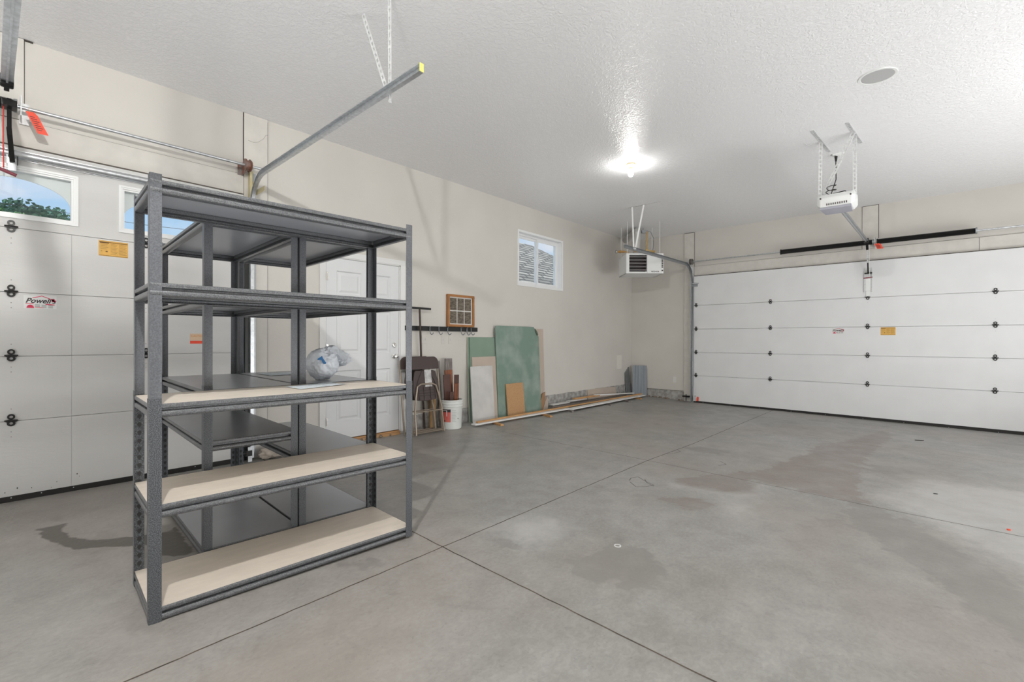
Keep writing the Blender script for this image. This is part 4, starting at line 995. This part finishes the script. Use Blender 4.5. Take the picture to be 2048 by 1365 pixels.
mb = MB(); perforated(mb, rl((-.912, 5.62, ZC - .004)), rl((-.868, 6.36, ZC - .004)), .034, (0, 0, 1), M_galvw, flange=True); mb.build('ceiling_angle', M_galvw, OPR)
mb = MB(); perforated(mb, rl((-.622, 5.64, ZC - .004)), rl((-.574, 6.30, ZC - .004)), .034, (0, 0, 1), M_galvw, flange=True); mb.build('ceiling_angle', M_galvw, OPR)
for a, b in (((-.895, 6.0, ZC - .006), (-.905, 6.03, 2.66)), ((-.598, 6.0, ZC - .006), (-.590, 5.96, 2.66)), ((-.60, 5.92, ZC - .006), (-.90, 6.08, 2.70))):
    mb = MB(); perforated(mb, rl(a), rl(b), .032, (1, 0, 0), M_galvw); mb.build('hanger', M_galvw, OPR)
# arm + trolley of the right opener
mb = MB(); mb.obar(rl((-.735, 8.98, 2.64)), rl((-.735, 9.05, 2.56)), .03, .03, m=M_black); mb.obar(rl((-.733, 9.03, 2.60)), rl((-.735, 9.10, 2.36)), .018, .007, up=(1, 0, 0), m=M_galvw); mb.obar(rl((-.733, 9.08, 2.42)), rl((-.740, 9.245, 2.215)), .018, .007, up=(1, 0, 0), m=M_black)
mb.build('door_arm', M_black, OPR)
mb = MB(); mb.tube([rl((-.705, 8.98, 2.62)), rl((-.705, 8.98, 2.32)), rl((-.70, 8.98, 2.12))], .003, 6, M_plastic); mb.build('release_cord', M_plastic, OPR)
mb = MB(); mb.obar(rl((-.775, 8.98, 2.110)), rl((-.665, 8.98, 2.118)), .022, .016, m=M_maroon); mb.build('release_handle', M_maroon, OPR, label='dark red T handle')
# power cord and outlet on the ceiling
t = thing('ceiling_outlet', 'white outlet box on the ceiling above the right garage door opener', 'outlet', (-.80, 6.50, ZC))
mb = MB(); mb.box((-.05, -.03, -.020), (.05, .03, -.001), M_plastic); mb.box((-.02, -.02, -.026), (.02, .02, -.019), M_plastic); mb.build('outlet_plate', M_plastic, t)
mb = MB(); mb.tube([(-.82, 6.50, ZC - .03), (-.82, 6.49, ZC - .10), (-.815, 6.47, ZC - .30), (-.84, 6.42, ZC - .42), (-.85, 6.36, ZC - .50), (-.78, 6.30, ZC - .50), (-.74, 6.26, ZC - .55), (-.82, 6.22, ZC - .57), (-.90, 6.16, ZC - .58), (-.90, 6.06, ZC - .60), (-.78, 6.02, ZC - .575), (-.68, 6.02, ZC - .565), (-.64, 6.04, ZC - .60)], .005, 8, M_rubber)
mb.cyl((-.82, 6.50, ZC - .027), (-.82, 6.495, ZC - .085), .016, .009, n=10, m=M_rubber)
mb.tube([(-.80 + .05 * math.cos(a * .55) * (1 + .2 * math.sin(a)), 6.02 + .05 * math.sin(a * .55), 2.715 + .004 * a) for a in range(0, 26)], .004, 6, M_rubber)
mb.v = [rl(v) for v in mb.v]; mb.build('power_cord', M_rubber, OPR)
# left opener: body is out of frame above, its rail end, trolley and arm are seen
OPL = opener('opener of the left garage door with steel rail end and black arm', (-1.58, .072, 2.66), R(180), 2.74, .05, M_galv, .056)
ol = Vector((-1.58, .072, 2.66))
def ll(p): v = Vector(p) - ol; return (-v.x, -v.y, v.z)
for x in (-1.50, -1.66):
    for y in (-.06, .20):
        mb = MB(); perforated(mb, ll((x, y, ZC - .002)), ll((x, y, 2.78)), .03, (1, 0, 0), M_galvw); mb.build('hanger', M_galvw, OPL)
mb = MB(); mb.obar(ll((-4.50, .085, 2.72)), ll((-4.62, .088, 2.52)), .012, .022, up=(0, 1, 0), m=M_black); mb.obar(ll((-4.60, .086, 2.56)), ll((-4.765, .105, 2.38)), .014, .026, up=(0, 1, 0), m=M_black)
mb.box(ll((-4.46, .05, 2.70)), ll((-4.56, .12, 2.66)), M_black); mb.build('door_arm', M_black, OPL)
mb = MB(); mb.tube([ll((-4.50, .060, 2.70)), ll((-4.50, .058, 2.45)), ll((-4.50, .060, 2.26))], .0035, 6, M_redcord); mb.build('release_cord', M_redcord, OPL, label='red cord')
mb = MB(); mb.cyl(ll((-4.50, .005, 2.262)), ll((-4.50, .118, 2.222)), .011, n=12, m=M_maroon); mb.build('release_handle', M_maroon, OPL, label='dark red handle')

# safety sensor at the foot of the right track, and bundle at the left track foot
t = thing('safety_sensor', 'black photo-eye sensor at the foot of the right door track', 'sensor', (-3.60, 9.26, -.03))
mb = MB(); mb.box((-.10, -.02, .045), (.0, .01, .075)); mb.cyl((-.0, -.01, .06), (.045, -.01, .06), .018, n=10); mb.build('sensor_body', M_black, t)
mb = MB(); mb.box((-.045, .0, -.03), (-.035, .05, .10)); mb.build('sensor_bracket', M_track, t)
t = thing('cleaning_rag', 'crumpled off-white rag on the floor behind the rear shelving', 'rag', (-4.735, 1.83, fz(-4.7, 1.8)))
bm = bmesh.new(); bmesh.ops.create_icosphere(bm, subdivisions=4, radius=1)
for v in bm.verts:
    p = v.co.copy(); k = 1 + .35 * mnoise.noise(p * 2.3 + Vector((5, 5, 5))) - .25 * abs(mnoise.noise(p * 5)); v.co = Vector((p.x * .075 * k, p.y * .13 * k, max(.002, p.z * .06 * k + .062)))
me = bpy.data.meshes.new('rag_cloth'); bm.to_mesh(me); bm.free(); me.materials.append(mat('rag', (.50, .44, .38), .9, bump=.5, bscale=60))
for p in me.polygons: p.use_smooth = True
o = bpy.data.objects.new('rag_cloth', me); COL.objects.link(o); o.parent = t
t = thing('safety_sensor', 'photo-eye sensor and wires at the foot of the left door track, behind the shelving', 'sensor', (-4.72, 1.60, 0))
mb = MB(); mb.box((-.03, -.02, .06), (.02, .03, .11)); mb.cyl((0, -.06, .085), (0, -.02, .085), .018, n=10); mb.build('sensor_body', M_black, t)
mb = MB(); mb.box((-.004, .0, .002), (.002, .035, .14)); mb.build('sensor_bracket', M_galv, t)

# ------------------------------------------------------------------ lamps
M_bulb2 = mat('bulb_glow_dim', (1, 1, 1), .4, emit=((1, .985, .955), BULB * .2))
M_bulb3 = mat('bulb_glow_mid', (1, 1, 1), .4, emit=((1, .985, .955), BULB * .35))
def lamp(x, y, label, mb_=M_bulb):
    t = thing('ceiling_lamp', label, 'lamp', (x, y, ZC), group='bare bulb ceiling lamps')
    mb = MB(); mb.lathe([(.056, -.0006), (.060, -.006), (.056, -.014), (.044, -.024), (.030, -.034), (.022, -.042), (.020, -.062), (.016, -.066)], (0, 0, 0), 28); mb.build('lampholder', M_lampb, t)
    mb = MB(); mb.lathe([(.013, -.060), (.014, -.078), (.022, -.092), (.0295, -.112), (.030, -.126), (.024, -.142), (.012, -.151), (.0005, -.153)], (0, 0, 0), 24); mb.build('bulb', mb_, t)
lamp(-2.735, 5.22, 'lit bare bulb in a tan ceiling lampholder in the middle of the garage', M_bulb2)
lamp(-.88, -.02, 'lit bare bulb on the ceiling near the front shelving, above the frame')
lamp(1.25, 5.42, 'lit bare bulb on the ceiling beyond the right edge of the frame', M_bulb3)

# round ceiling speaker
t = thing('ceiling_speaker', 'round flush white ceiling speaker with grey grille', 'speaker', (-.33, 4.805, ZC))
mb = MB(); mb.lathe([(.107, -.002), (.112, -.006), (.128, -.006), (.132, -.0004)], (0, 0, 0), 48); mb.build('bezel', M_plastic, t)
mb = MB(); mb.cyl((0, 0, -.0045), (0, 0, -.0030), .1085, n=48); mb.build('grille', M_speaker, t)
mb = MB(); mb.tube([(-1.03, 5.93, ZC - .002), (-1.01, 5.98, ZC - .012), (-.985, 6.01, ZC - .004), (-1.0, 6.03, ZC - .002)], .003, 6); mb.build('ceiling_hook', M_galvw, label='small bent wire hook in the ceiling left of the opener', cat='hook')

# ------------------------------------------------------------------ heater
fw = Vector((-.6671, .7450, 0)); rt = Vector((.7450, .6671, 0))
HO = Vector((-3.838, 7.866, 2.352)); rzH = math.atan2(rt.y, rt.x)
t = thing('unit_heater', 'white gas unit heater hung in the far corner with black louvres', 'heater', tuple(HO), rzH)
# local: x to the right, y backwards, z up
W2, DP, HH = .335, .58, .358
mb = MB()
for a, b, c, d in holed(-W2, W2, 0, HH, [(-W2 + .055, .035, .030, HH - .030)]): mb.box((a, 0, c), (b, .02, d))
mb.box((-W2, .02, 0), (-W2 + .012, DP, HH)); mb.box((W2 - .012, .02, 0), (W2, DP, HH)); mb.box((-W2, .02, 0), (W2, DP, .010)); mb.box((-W2, .02, HH - .010), (W2, DP, HH)); mb.box((-W2, DP - .01, 0), (W2, DP, HH))
mb.build('heater_cabinet', M_heater, t)
MB().box((-W2 + .056, .10, .031), (.034, .11, HH - .031)).build('heat_exchanger', M_ink, t)
for i in range(5):
    mb = MB(); z = .052 + i * .060; mb.prism([(-W2 + .058, .004, z), (-W2 + .058, .030, z + .030), (-W2 + .058, .032, z + .026), (-W2 + .058, .008, z - .004)], (.325 - .0, 0, 0)); mb.build('louvre', M_louvre, t)
mb = MB()
for i in range(9):
    if i == 1: continue
    mb.box((W2 - .034, -.003, .040 + i * .031), (W2 - .008, .001, .061 + i * .031))
mb.build('side_vent', M_ink, t, kind='stuff')
mb = MB(); mb.box((.042, -.001, .008), (.045, 0, HH - .008)); mb.box((W2 - .044, -.001, .008), (W2 - .042, 0, HH - .008)); mb.build('panel_seam', mat('seam_grey', (.4, .4, .4), .8), t)
mb = text_mb('REZNOR', .036, (.115, -.0014, .020), (1, 0, 0), (0, 0, 1), depth=.0004, bold=.0006); mb.build('lettering', M_ink, t, label='dark maker name lettering')
for x, y in ((-W2 + .03, .06), (W2 - .05, .06), (-W2 + .03, DP - .05), (W2 - .05, DP - .05)):
    MB().cyl((x, y, HH), (x, y, ZC - HO.z), .005, n=8).build('hanging_rod', M_white, t, label='white threaded hanging rod')
mb = MB(); mb.cyl((-.03, .42, HH), (-.03, .42, .82), .070, n=24, m=M_flue); mb.cyl((-.03, .42, .76), (-.03, .42, .83), .074, n=24, m=M_flue); mb.tube([(-.03, .42, .80), (-.03, .44, .85), (-.03, .52, .87), (-.03, .80, .87), (-.03, 1.30, .87)], .066, 20, M_flue); mb.build('flue_pipe', M_flue, t)
mb = MB(); mb.tube([(.115, .30, .82), (.115, .30, HH + .10), (.115, .22, HH + .09)], .014, 10, M_brass); mb.tube([(-.16, .12, HH + .055), (.02, .12, HH + .060), (.16, .12, HH + .070), (.16, .12, HH + .02), (.16, .12, HH)], .011, 10, M_brass); mb.box((.04, .10, HH + .04), (.10, .14, HH + .09), M_brass)
mb.cyl((.125, .12, HH + .055), (.215, .12, HH + .062), .017, n=10, m=M_brass); mb.build('gas_pipe', M_brass, t)
mb = MB(); mb.cyl((-W2 - .10, .30, HH + .085), (-W2 + .04, .30, HH + .085), .020, n=12, m=M_copper); mb.cyl((-W2 - .13, .30, HH + .085), (-W2 - .10, .30, HH + .085), .030, n=12, m=M_track); mb.cyl((-W2 - .05, .30, HH + .085), (-W2 - .03, .30, HH + .085), .030, n=12, m=M_brass); mb.tube([(-W2 + .04, .30, HH + .085), (-W2 + .10, .30, HH + .08), (-W2 + .12, .30, HH)], .014, 10, M_brass); mb.build('gas_valve', M_copper, t, label='brass gas valve')
mb = MB(); mb.box((.19, .20, HH), (.235, .26, HH + .065), M_copper); mb.build('junction_box', M_copper, t)
mb = MB(); mb.box((.085, .50, ZC - HO.z - .10), (.19, .56, ZC - HO.z - .045), M_track); mb.tube([(.16, .50, ZC - HO.z - .07), (.24, .48, ZC - HO.z - .08), (.29, .44, .72), (.27, .38, .58), (.23, .30, .45), (.21, .23, HH + .06)], .007, 8, M_track); mb.tube([(.12, .53, ZC - HO.z - .05), (.12, .53, ZC - HO.z - .001)], .008, 8, M_track); mb.build('power_cord', M_track, t)

# ------------------------------------------------------------------ things on the left wall
t = thing('hook_rail', 'long black wooden rail with hooks on the left wall beside the entry door', 'hook rail', (XW, 4.05, 1.29))
MB().box((0.0, -.625, -.030), (.022, .620, .030)).build('rail_board', M_black, t, bevel=.002)
for y in (3.46, 3.805, 3.955, 4.105, 4.345, 4.455, 4.535):
    mb = MB(); yy = y - 4.05
    mb.tube([(.0225, yy, .018), (.030, yy, .0), (.028, yy, -.020), (.040, yy - .004, -.044), (.055, yy - .010, -.066), (.072, yy - .004, -.078), (.088, yy + .004, -.070), (.094, yy + .008, -.052)], .0062, 8)
    mb.tube([(.0225, yy, .010), (.045, yy - .006, .014), (.060, yy - .012, .026)], .0045, 8); mb.build('hook', M_track, t, label='dark steel double hook')
t = thing('picture_frame', 'oak frame with six old photographs standing on the hook rail', 'picture frame', (XW, 4.345, 1.322))
fw_, fh, dd = .485, .440, .042
mb = MB(); rect_ring(mb, -fw_ / 2, fw_ / 2, 0, fh, .030, .002, dd); mb.build('frame', M_framewood, t, bevel=.003)
mb = MB().box((.003, -fw_ / 2 + .03, .03), (.022, fw_ / 2 - .03, fh - .03)); mb.build('mat_board', M_ivory, t)
for i in range(3):
    for j in range(2):
        a = -fw_ / 2 + .048 + i * .133; c = .047 + j * .180; MB().box((.022, a, c), (.0235, a + .120, c + .166)).build('photograph', M_photo, t)
for y, z, lb in ((3.738, 1.093, 'double'), (4.05, 1.091, 'single'), (4.180, 1.091, 'single')):
    w = .044 if lb == 'double' else .036
    nm = {3.738: 'light switch plate under the hook rail nearest the entry door', 4.05: 'light switch plate, the middle of three under the hook rail', 4.180: 'light switch plate, the farthest of three from the entry door'}[y]
    t = thing('switch_plate', 'cream ' + nm, 'light switch', (XW, y, z))
    MB().box((0, -w, 0), (.005, w, .112)).build('plate', M_wall, t, bevel=.002)
    mb = MB()
    for yy in ((-.02, .02) if w > .04 else (0,)): mb.box((.005, yy - .005, .044), (.012, yy + .005, .068), M_ivory)
    mb.build('toggle', M_ivory, t)
t = thing('wall_outlet', 'small cream outlet plate low on the far wall beside the right door', 'outlet', (-3.895, YW, .28)); MB().box((-.038, -.006, 0), (.038, 0, .125)).build('plate', M_ivory, t, bevel=.002); MB().box((-.018, -.010, .03), (.018, -.006, .095)).build('receptacle', M_ivory, t); MB().box((.038, -.004, .035), (.19, 0, .042)).build('wire_mould', M_wall, t)
t = thing('access_panel', 'painted blank access panel low on the left wall near the far corner', 'panel', (XW, 8.80, .545)); MB().box((0, -.105, 0), (.006, .105, .285)).build('plate', mat('panel_paint', (.74, .71, .66), .6), t, bevel=.002)
t = thing('wall_outlet', 'cream outlet plate low on the left wall behind the folding chairs', 'outlet', (XW, 3.42, .24)); MB().box((0, -.04, 0), (.006, .04, .12)).build('plate', M_ivory, t); MB().box((.006, -.017, .03), (.009, .017, .09)).build('receptacle', M_ivory, t)
mb = MB(); mb.box((XW, 3.478, .20), (XW + .012, 3.512, 2.0)); mb.build('wire_channel', M_wall, label='cream vertical cable channel on the left wall behind the T-handled tool', cat='cable channel')

# T-shaped tool
t = thing('floor_squeegee', 'dark T-headed floor squeegee leaning upside down behind the folding chairs', 'squeegee', (-4.82, 3.72, 0))
mb = MB(); mb.tube([(-.01, .0, .004), (.0, -.06, .80), (.035, -.118, 1.535)], .0125, 12); mb.build('handle', mat('dark_wood_handle', (.05, .03, .022), .5), t)
mb = MB(); mb.obar((.035, -.33, 1.542), (.035, .055, 1.538), .028, .026); mb.build('squeegee_head', M_black, t, bevel=.003)

# folding chairs: local frame x = out of wall, y along wall, leaning back
def folding_chair(label, loc, tape):
    t = thing('folding_chair', label, 'chair', loc, 0, 'folding chairs leaning on the left wall')
    lean = Matrix.Rotation(R(-7.2), 4, 'Y')
    w = .225
    def B(mb, nm, m, **k): return mb.build(nm, m, t, xf=lean, **k)
    mb = MB(); r = .0115
    up = [(0, -w, .005), (0, -w, .45), (0, -w, .80), (.0, -w + .012, .895), (0, -w + .06, .935), (0, w - .06, .935), (0, w - .012, .895), (0, w, .80), (0, w, .45), (0, w, .005)]
    mb.tube(up, r, 10); mb.tube([(0, -w, .035), (0, w, .035)], .008, 8); B(mb, 'back_frame', M_tan)
    mb = MB(); n = 8; P = [(.014, -w + .0, .795), (.014, w - .0, .795), (.014, w, .875)] + [(.014, w - .075 + .075 * math.cos(R(10 * i)), .875 + .075 * math.sin(R(10 * i))) for i in range(1, 10)] + [(.014, -w + .075 - .075 * math.sin(R(10 * i)), .875 + .075 * math.cos(R(10 * i))) for i in range(0, 10)]
    mb.prism(P, (.012, 0, 0)); B(mb, 'backrest', M_brown, bevel=.003)
    mb = MB(); P = []
    for (y, z) in [(-.14, .78), (.12, .78), (.16, .765), (.185, .66), (.20, .52), (.185, .44), (.13, .415), (0, .405), (-.13, .415), (-.185, .44), (-.20, .52), (-.185, .66), (-.16, .765)]: P.append((.018, y, z))
    mb.prism(P, (.018, 0, 0)); B(mb, 'seat', M_brown, bevel=.004)
    mb = MB(); fr = [(.048, -w + .012, .006), (.048, -w + .02, .30), (.048, -w + .055, .48), (.046, -.14, .585), (.044, -.09, .61), (.044, .09, .61), (.046, .14, .585), (.048, w - .055, .48), (.048, w - .02, .30), (.048, w - .012, .006)]
    mb.tube(fr, r, 10); B(mb, 'front_leg_frame', M_tan)
    B(MB().tube([(.048, -w + .018, .275), (.048, w - .018, .275)], .0075, 8), 'stretcher', M_tan); B(MB().tube([(.048, -w + .014, .026), (.048, w - .014, .026)], .0075, 8), 'stretcher', M_tan)
    mb = MB()
    for z in (.47, .50, .535): mb.tube([(.040, -.13, z), (.040, .13, z)], .003, 6)
    for y in (-.12, -.045, .055, .125): mb.tube([(.042, y, .585), (.042, y, .42)], .003, 6)
    mb.tube([(.038, .05, .78), (.040, .12, .66), (.042, .185, .50)], .004, 6); mb.tube([(.038, -.05, .78), (.040, -.12, .66), (.042, -.185, .50)], .004, 6)
    B(mb, 'seat_wire_support', M_ink)
    if tape: mb = MB(); mb.box((.040, -.020, .575), (.0425, .085, .785)); B(mb, 'tape_strip', M_tape, label='strip of clear plastic tape')
    return t
folding_chair('brown folding chair with tan frame and clear tape on its seat, front of the two', (-4.605, 3.60, fz(-4.6, 3.6)), True)
folding_chair('brown folding chair with tan frame behind the taped one', (-4.700, 3.545, fz(-4.7, 3.6)), False)
mb = MB(); mb.lathe([(.040, 0), (.044, .001), (.044, .60), (.040, .60), (.040, .004)], (0, 0, 0), 24)
o = mb.build('cardboard_tube', M_card, loc=(-4.806, 3.828, fz(-4.8, 3.8)), label='brown cardboard tube standing on the floor behind the folding chairs', cat='tube')
mb = MB(); mb.obar((0, 0, 0), (-.012, .010, .865), .020, .020); mb.build('wooden_stake', M_greywood, loc=(-4.835, 3.955, .001), label='thin grey-brown wooden stake leaning on the wall left of the bucket', cat='stake')

# bucket with boards
BX, BY = -4.690, 4.045; BZ = fz(BX, BY)
t = thing('paint_bucket', 'white plastic bucket with a red label holding offcuts of dark wood', 'bucket', (BX, BY, BZ))
ri, ro = .128, .148
mb = MB(); mb.lathe([(.120, .0), (.131, .002), (.134, .02), (.143, .29), (.1435, .292), (.150, .292), (.150, .300), (.145, .302), (.146, .325), (.154, .327), (.154, .335), (.147, .337), (.148, .362), (.155, .365), (.155, .375), (.150, .378), (.144, .376), (.141, .30), (.128, .03), (.124, .012), (.0005, .012)], (0, 0, 0), 48); mb.build('bucket_body', M_bucket, t)
def curved_patch(a0, a1, z0, z1, m, nm, lab, off=.0008, holes=None):
    mb = MB(); n = 16; vs = []
    for i in range(n + 1):
        a = a0 + (a1 - a0) * i / n
        for z in (z0, z1):
            r = .134 + (z - .02) * (.009 / .27) + off; vs.append((r * math.cos(a), r * math.sin(a), z))
    mb.add(vs, [(2 * i, 2 * i + 2, 2 * i + 3, 2 * i + 1) for i in range(n)]); return mb.build(nm, m, t, label=lab)
ac = math.atan2(-BY, -BX)          # direction to the camera
M_redlab = mat('bucket_red', (.55, .03, .03), .4, col2=(.75, .25, .20), vscale=3)
lab = curved_patch(ac - 1.15, ac - .05, .095, .262, M_redlab, 'red_label', 'red and black paint label')
def sub(a0, a1, z0, z1, m, nm, off):
    o = curved_patch(a0, a1, z0, z1, m, nm, None, off); o.parent = lab; return o
sub(ac - 1.15, ac - .05, .225, .262, M_ink, 'black_band', .0012); sub(ac - 1.10, ac - .42, .243, .250, M_sticker, 'white_line', .0016); sub(ac - .46, ac - .38, .170, .250, M_sticker, 'white_line', .0016); sub(ac - .98, ac - .55, .108, .116, M_ink, 'lettering', .0016)
for i in range(8): sub(ac + .04, ac + .50 - .05 * (i % 3), .10 + i * .020, .107 + i * .020, mat('pale_ink', (.50, .53, .52), .6), 'fine_print', .0010)
o = sub(ac + .62, ac + .74, .135, .143, M_ink, 'paint_smear', .0012)
mb = MB(); mb.tube([(.150 * math.cos(a), .150 * math.sin(a), .33 - .02 * math.sin((a - ac - .9))) for a in [ac - .9 + .12 * i for i in range(-16, 1)]], .0022, 6); mb.build('wire_bail', M_galv, t)
def stick(nm, w, th, h, y, x, m, label, lean=(0, 0), rz=0.):
    mb = MB(); mb.obar((0, 0, 0), (lean[0], lean[1], h), w, th, up=(1, 0, 0)); o = mb.build(nm, m, loc=(BX + x, BY + y, BZ + .014), label=label, cat='board', bevel=.001, group='offcuts standing in the bucket'); return o
stick('wood_offcut', .118, .018, .895, .010, -.050, M_greywood, 'tall grey weathered offcut standing in the bucket, the highest of all', (-.035, .01))
stick('wood_offcut', .124, .018, .745, -.002, -.020, M_mahog, 'red-brown stained offcut standing in the middle of the bucket', (-.02, -.015))
stick('wood_offcut', .118, .014, .690, -.048, .012, M_darkbrown, 'dark brown flat offcut standing at the left of the bucket', (-.01, -.03))
stick('wood_offcut', .072, .014, .680, .076, .008, M_darkbrown, 'dark brown offcut standing at the right of the bucket', (-.01, .018))
stick('wood_offcut', .072, .012, .570, .035, .045, M_mahog, 'short narrow red-brown offcut at the front of the bucket', (.0, .012))
stick('wood_offcut', .060, .012, .470, -.045, .060, M_darkbrown, 'low dark offcut at the front left of the bucket', (.01, -.01))

# sheets leaning against the left wall
def sheet(nm, y0, y1, h, xb, xt, th, m, label, cat, edge=None, poly=None, z0=None):
    zf = fz((xb), (y0 + y1) / 2) if z0 is None else z0; a = math.atan2(xb - xt, h); t = MB()
    P = poly or [(0, 0), (y1 - y0, 0), (y1 - y0, h), (0, h)]
    loc = (xb, y0, zf + .0005 + th * math.sin(a) * 0)
    # local: plane in y/z leaning towards -x
    pts = [(-z * math.sin(a), y, z * math.cos(a)) for y, z in P]
    nrm = (-math.cos(a) * th, 0, -math.sin(a) * th)
    pts = [(p[0], p[1], p[2] + th * math.sin(a)) for p in pts]
    mbs = MB(); mbs.prism(pts, nrm, m)
    if edge:
        k = mbs.mi(edge)
        n = len(P)
        for i in range(n): mbs.m[i] = k
    return mbs.build(nm, m, loc=loc, label=label, cat=cat, smooth=False)
sheet('drywall_sheet', 4.475, 5.06, 1.195, -4.800, -4.850, .013, M_green2, 'green drywall sheet with cream edge, rearmost of the left stack', 'drywall', M_cream_edge)
sheet('drywall_sheet', 4.505, 5.075, 1.190, -4.782, -4.834, .013, M_green2, 'shorter green drywall sheet leaning on the left wall beside the bucket', 'drywall')
sheet('drywall_sheet', 4.525, 5.000, .915, -4.752, -4.806, .013, M_tanboard, 'tan drywall offcut leaning on the shorter green sheet', 'drywall')
sheet('white_panel', 4.470, 4.905, .785, -4.722, -4.778, .012, M_whiteb, 'white panel leaning in front of the tan offcut', 'panel')
sheet('drywall_sheet', 5.085, 6.195, 1.345, -4.792, -4.848, .013, M_tanboard, 'tan drywall sheet showing behind the tall green one', 'drywall', None, [(0, 0), (.96, 0), (1.05, .13), (1.075, .30), (1.10, .32), (1.11, 1.345), (0, 1.345)])
sheet('drywall_sheet', 5.005, 6.020, 1.375, -4.742, -4.815, .014, M_green, 'tall scuffed green drywall sheet with a torn top right corner', 'drywall', None, [(0, 0), (1.015, 0), (1.02, 1.215), (.985, 1.25), (.965, 1.31), (.93, 1.335), (.90, 1.372), (.02, 1.375), (0, 1.33)])
mb = MB(); mb.prism([(0, 0, 0), (0, .055, -.045), (0, .085, -.10), (0, .060, -.115), (0, .02, -.05)], (.006, 0, 0)); mb.build('torn_paper', mat('torn_green', (.10, .13, .10), .8), loc=(-4.800, 5.915, 1.33), label='torn flap of paper on the corner of the tall green sheet', cat='paper')
mb = MB(); mb.prism([(0, 0, 0), (0, .17, .0), (0, .175, .30), (0, .10, .27), (0, .05, .14)], (-.010, 0, 0)); mb.build('drywall_offcut', M_brownpaper, loc=(-4.775, 5.99, fz(-4.77, 6.0)), label='brown-faced drywall scrap at the foot of the tall green sheet', cat='drywall')
mb = MB(); mb.prism([(0, 0, 0), (0, .13, .0), (0, .13, .23), (0, .07, .16)], (-.010, 0, 0)); mb.build('drywall_offcut', M_tanboard, loc=(-4.758, 6.09, fz(-4.77, 6.1)), label='pale drywall scrap standing in front of the brown-faced one', cat='drywall')
sheet('chipboard_offcut', 5.165, 5.555, .500, -4.690, -4.744, .016, M_pboard, 'orange-brown chipboard offcut leaning on the tall green sheet', 'board')
sheet('drywall_offcut', 7.545, 8.62, .225, -4.815, -4.852, .012, M_tanboard, 'long low drywall offcut leaning on the foundation near the far corner', 'drywall', None, [(0, 0), (1.06, 0), (1.075, .20), (1.02, .205), (.55, .225), (.02, .220)])

# siding leaning in the corner
def siding(nm, loc, rz, w, h, label, m=M_siding):
    P = []; n = 5; xs = []
    for i in range(n):
        a = -w / 2 + w * i / n; xs += [(a, 0), (a + w / n * .80, 0), (a + w / n * .84, .007), (a + w / n * .96, .007)]
    xs.append((w / 2, 0)); pr = [(x, y, 0) for x, y in xs] + [(x, y + .0035, 0) for x, y in reversed(xs)]
    mb = MB(); mb.prism(pr, (0, .055, h)); o = mb.build(nm, m, loc=loc, label=label, cat='siding', smooth=False); o.rotation_euler.z = rz
    return o
siding('siding_panel', (-4.615, 9.235, fz(-4.6, 9.2)), R(22), .300, .640, 'grey ribbed siding panel standing in the far corner, front one')
siding('siding_panel', (-4.815, 9.130, fz(-4.7, 9.2)), R(86), .200, .600, 'darker ribbed siding panel behind the front one in the far corner', mat('siding_dark', (.16, .17, .17), .7))

# lumber on the floor
def bar(nm, p0, p1, w, h, m, label, cat='lumber', group=None, m2=None):
    p0 = Vector(p0); p1 = Vector(p1); c = (p0 + p1) / 2; mb = MB(); mb.obar(p0 - c, p1 - c, w, h, m=m)
    if m2: k = mb.mi(m2); mb.m[4 if 0 else 1] = k
    return mb.build(nm, m, loc=tuple(c), label=label, cat=cat, group=group, bevel=.001)
def fz2(x, y, h): return (x, y, fz(x, y) + h)
SP = [(-4.40, 4.69), (-4.37, 5.75), (-4.42, 6.40), (-4.37, 7.56), (-4.38, 8.24), (-4.42, 8.80)]
side = ['nearest the bucket', 'second from the bucket', 'third from the bucket', 'third from the far corner', 'second from the far corner', 'nearest the far corner']
for i, (x, y) in enumerate(SP):
    bar('wood_spacer', fz2(x + .09, y - .07, .0135), fz2(x - .27, y + .03, .0135), .045, .026, M_wood_or if i in (0, 1, 5) else M_greywood, 'short wooden spacer under the long boards, ' + side[i], 'spacer', 'spacers under the long boards')
bar('trim_board', fz2(-4.515, 4.28, .036), fz2(-4.47, 6.45, .036), .085, .017, M_white, 'long white trim board on the spacers, the end near the bucket')
bar('trim_board', fz2(-4.42, 6.36, .037), fz2(-4.48, 9.12, .037), .115, .018, M_white, 'long white trim board on the spacers, the end at the far corner')
bar('wood_batten', fz2(-4.535, 4.36, .055), fz2(-4.53, 9.14, .057), .042, .018, M_wood_or, 'very long orange wood batten lying on the white trim boards')
bar('wood_batten', fz2(-4.600, 6.30, .038), fz2(-4.585, 8.95, .038), .035, .020, M_mahog, 'red-brown batten beside the very long orange one')
bar('trim_board', fz2(-4.665, 6.20, .048), fz2(-4.655, 8.60, .040), .075, .020, M_greywood, 'grey-brown board with a dark end, lying near the foundation')
bar('trim_board', fz2(-4.745, 6.28, .075), fz2(-4.735, 6.75, .077), .095, .018, M_whiteb, 'short white board with a dark edge at the near end of the pile')
bar('trim_board', fz2(-4.715, 6.72, .098), fz2(-4.70, 7.28, .096), .060, .016, M_whiteb, 'short whitish board end on top of the pile')
bar('wood_batten', fz2(-4.74, 6.95, .118), fz2(-4.715, 7.75, .116), .060, .022, M_wood_or, 'short orange wood piece on top of the pile')
bar('trim_board', fz2(-4.72, 7.62, .130), fz2(-4.64, 9.0, .070), .050, .020, M_white, 'white quarter board sloping along the pile to the far corner')
bar('wood_batten', fz2(-4.79, 6.62, .022), fz2(-4.77, 8.9, .022), .060, .040, M_greywood, 'grey-brown timber on the floor against the foundation')
bar('wood_batten', fz2(-4.705, 6.45, .022), fz2(-4.70, 8.7, .022), .050, .030, M_darkbrown, 'dark brown timber at the bottom of the pile')
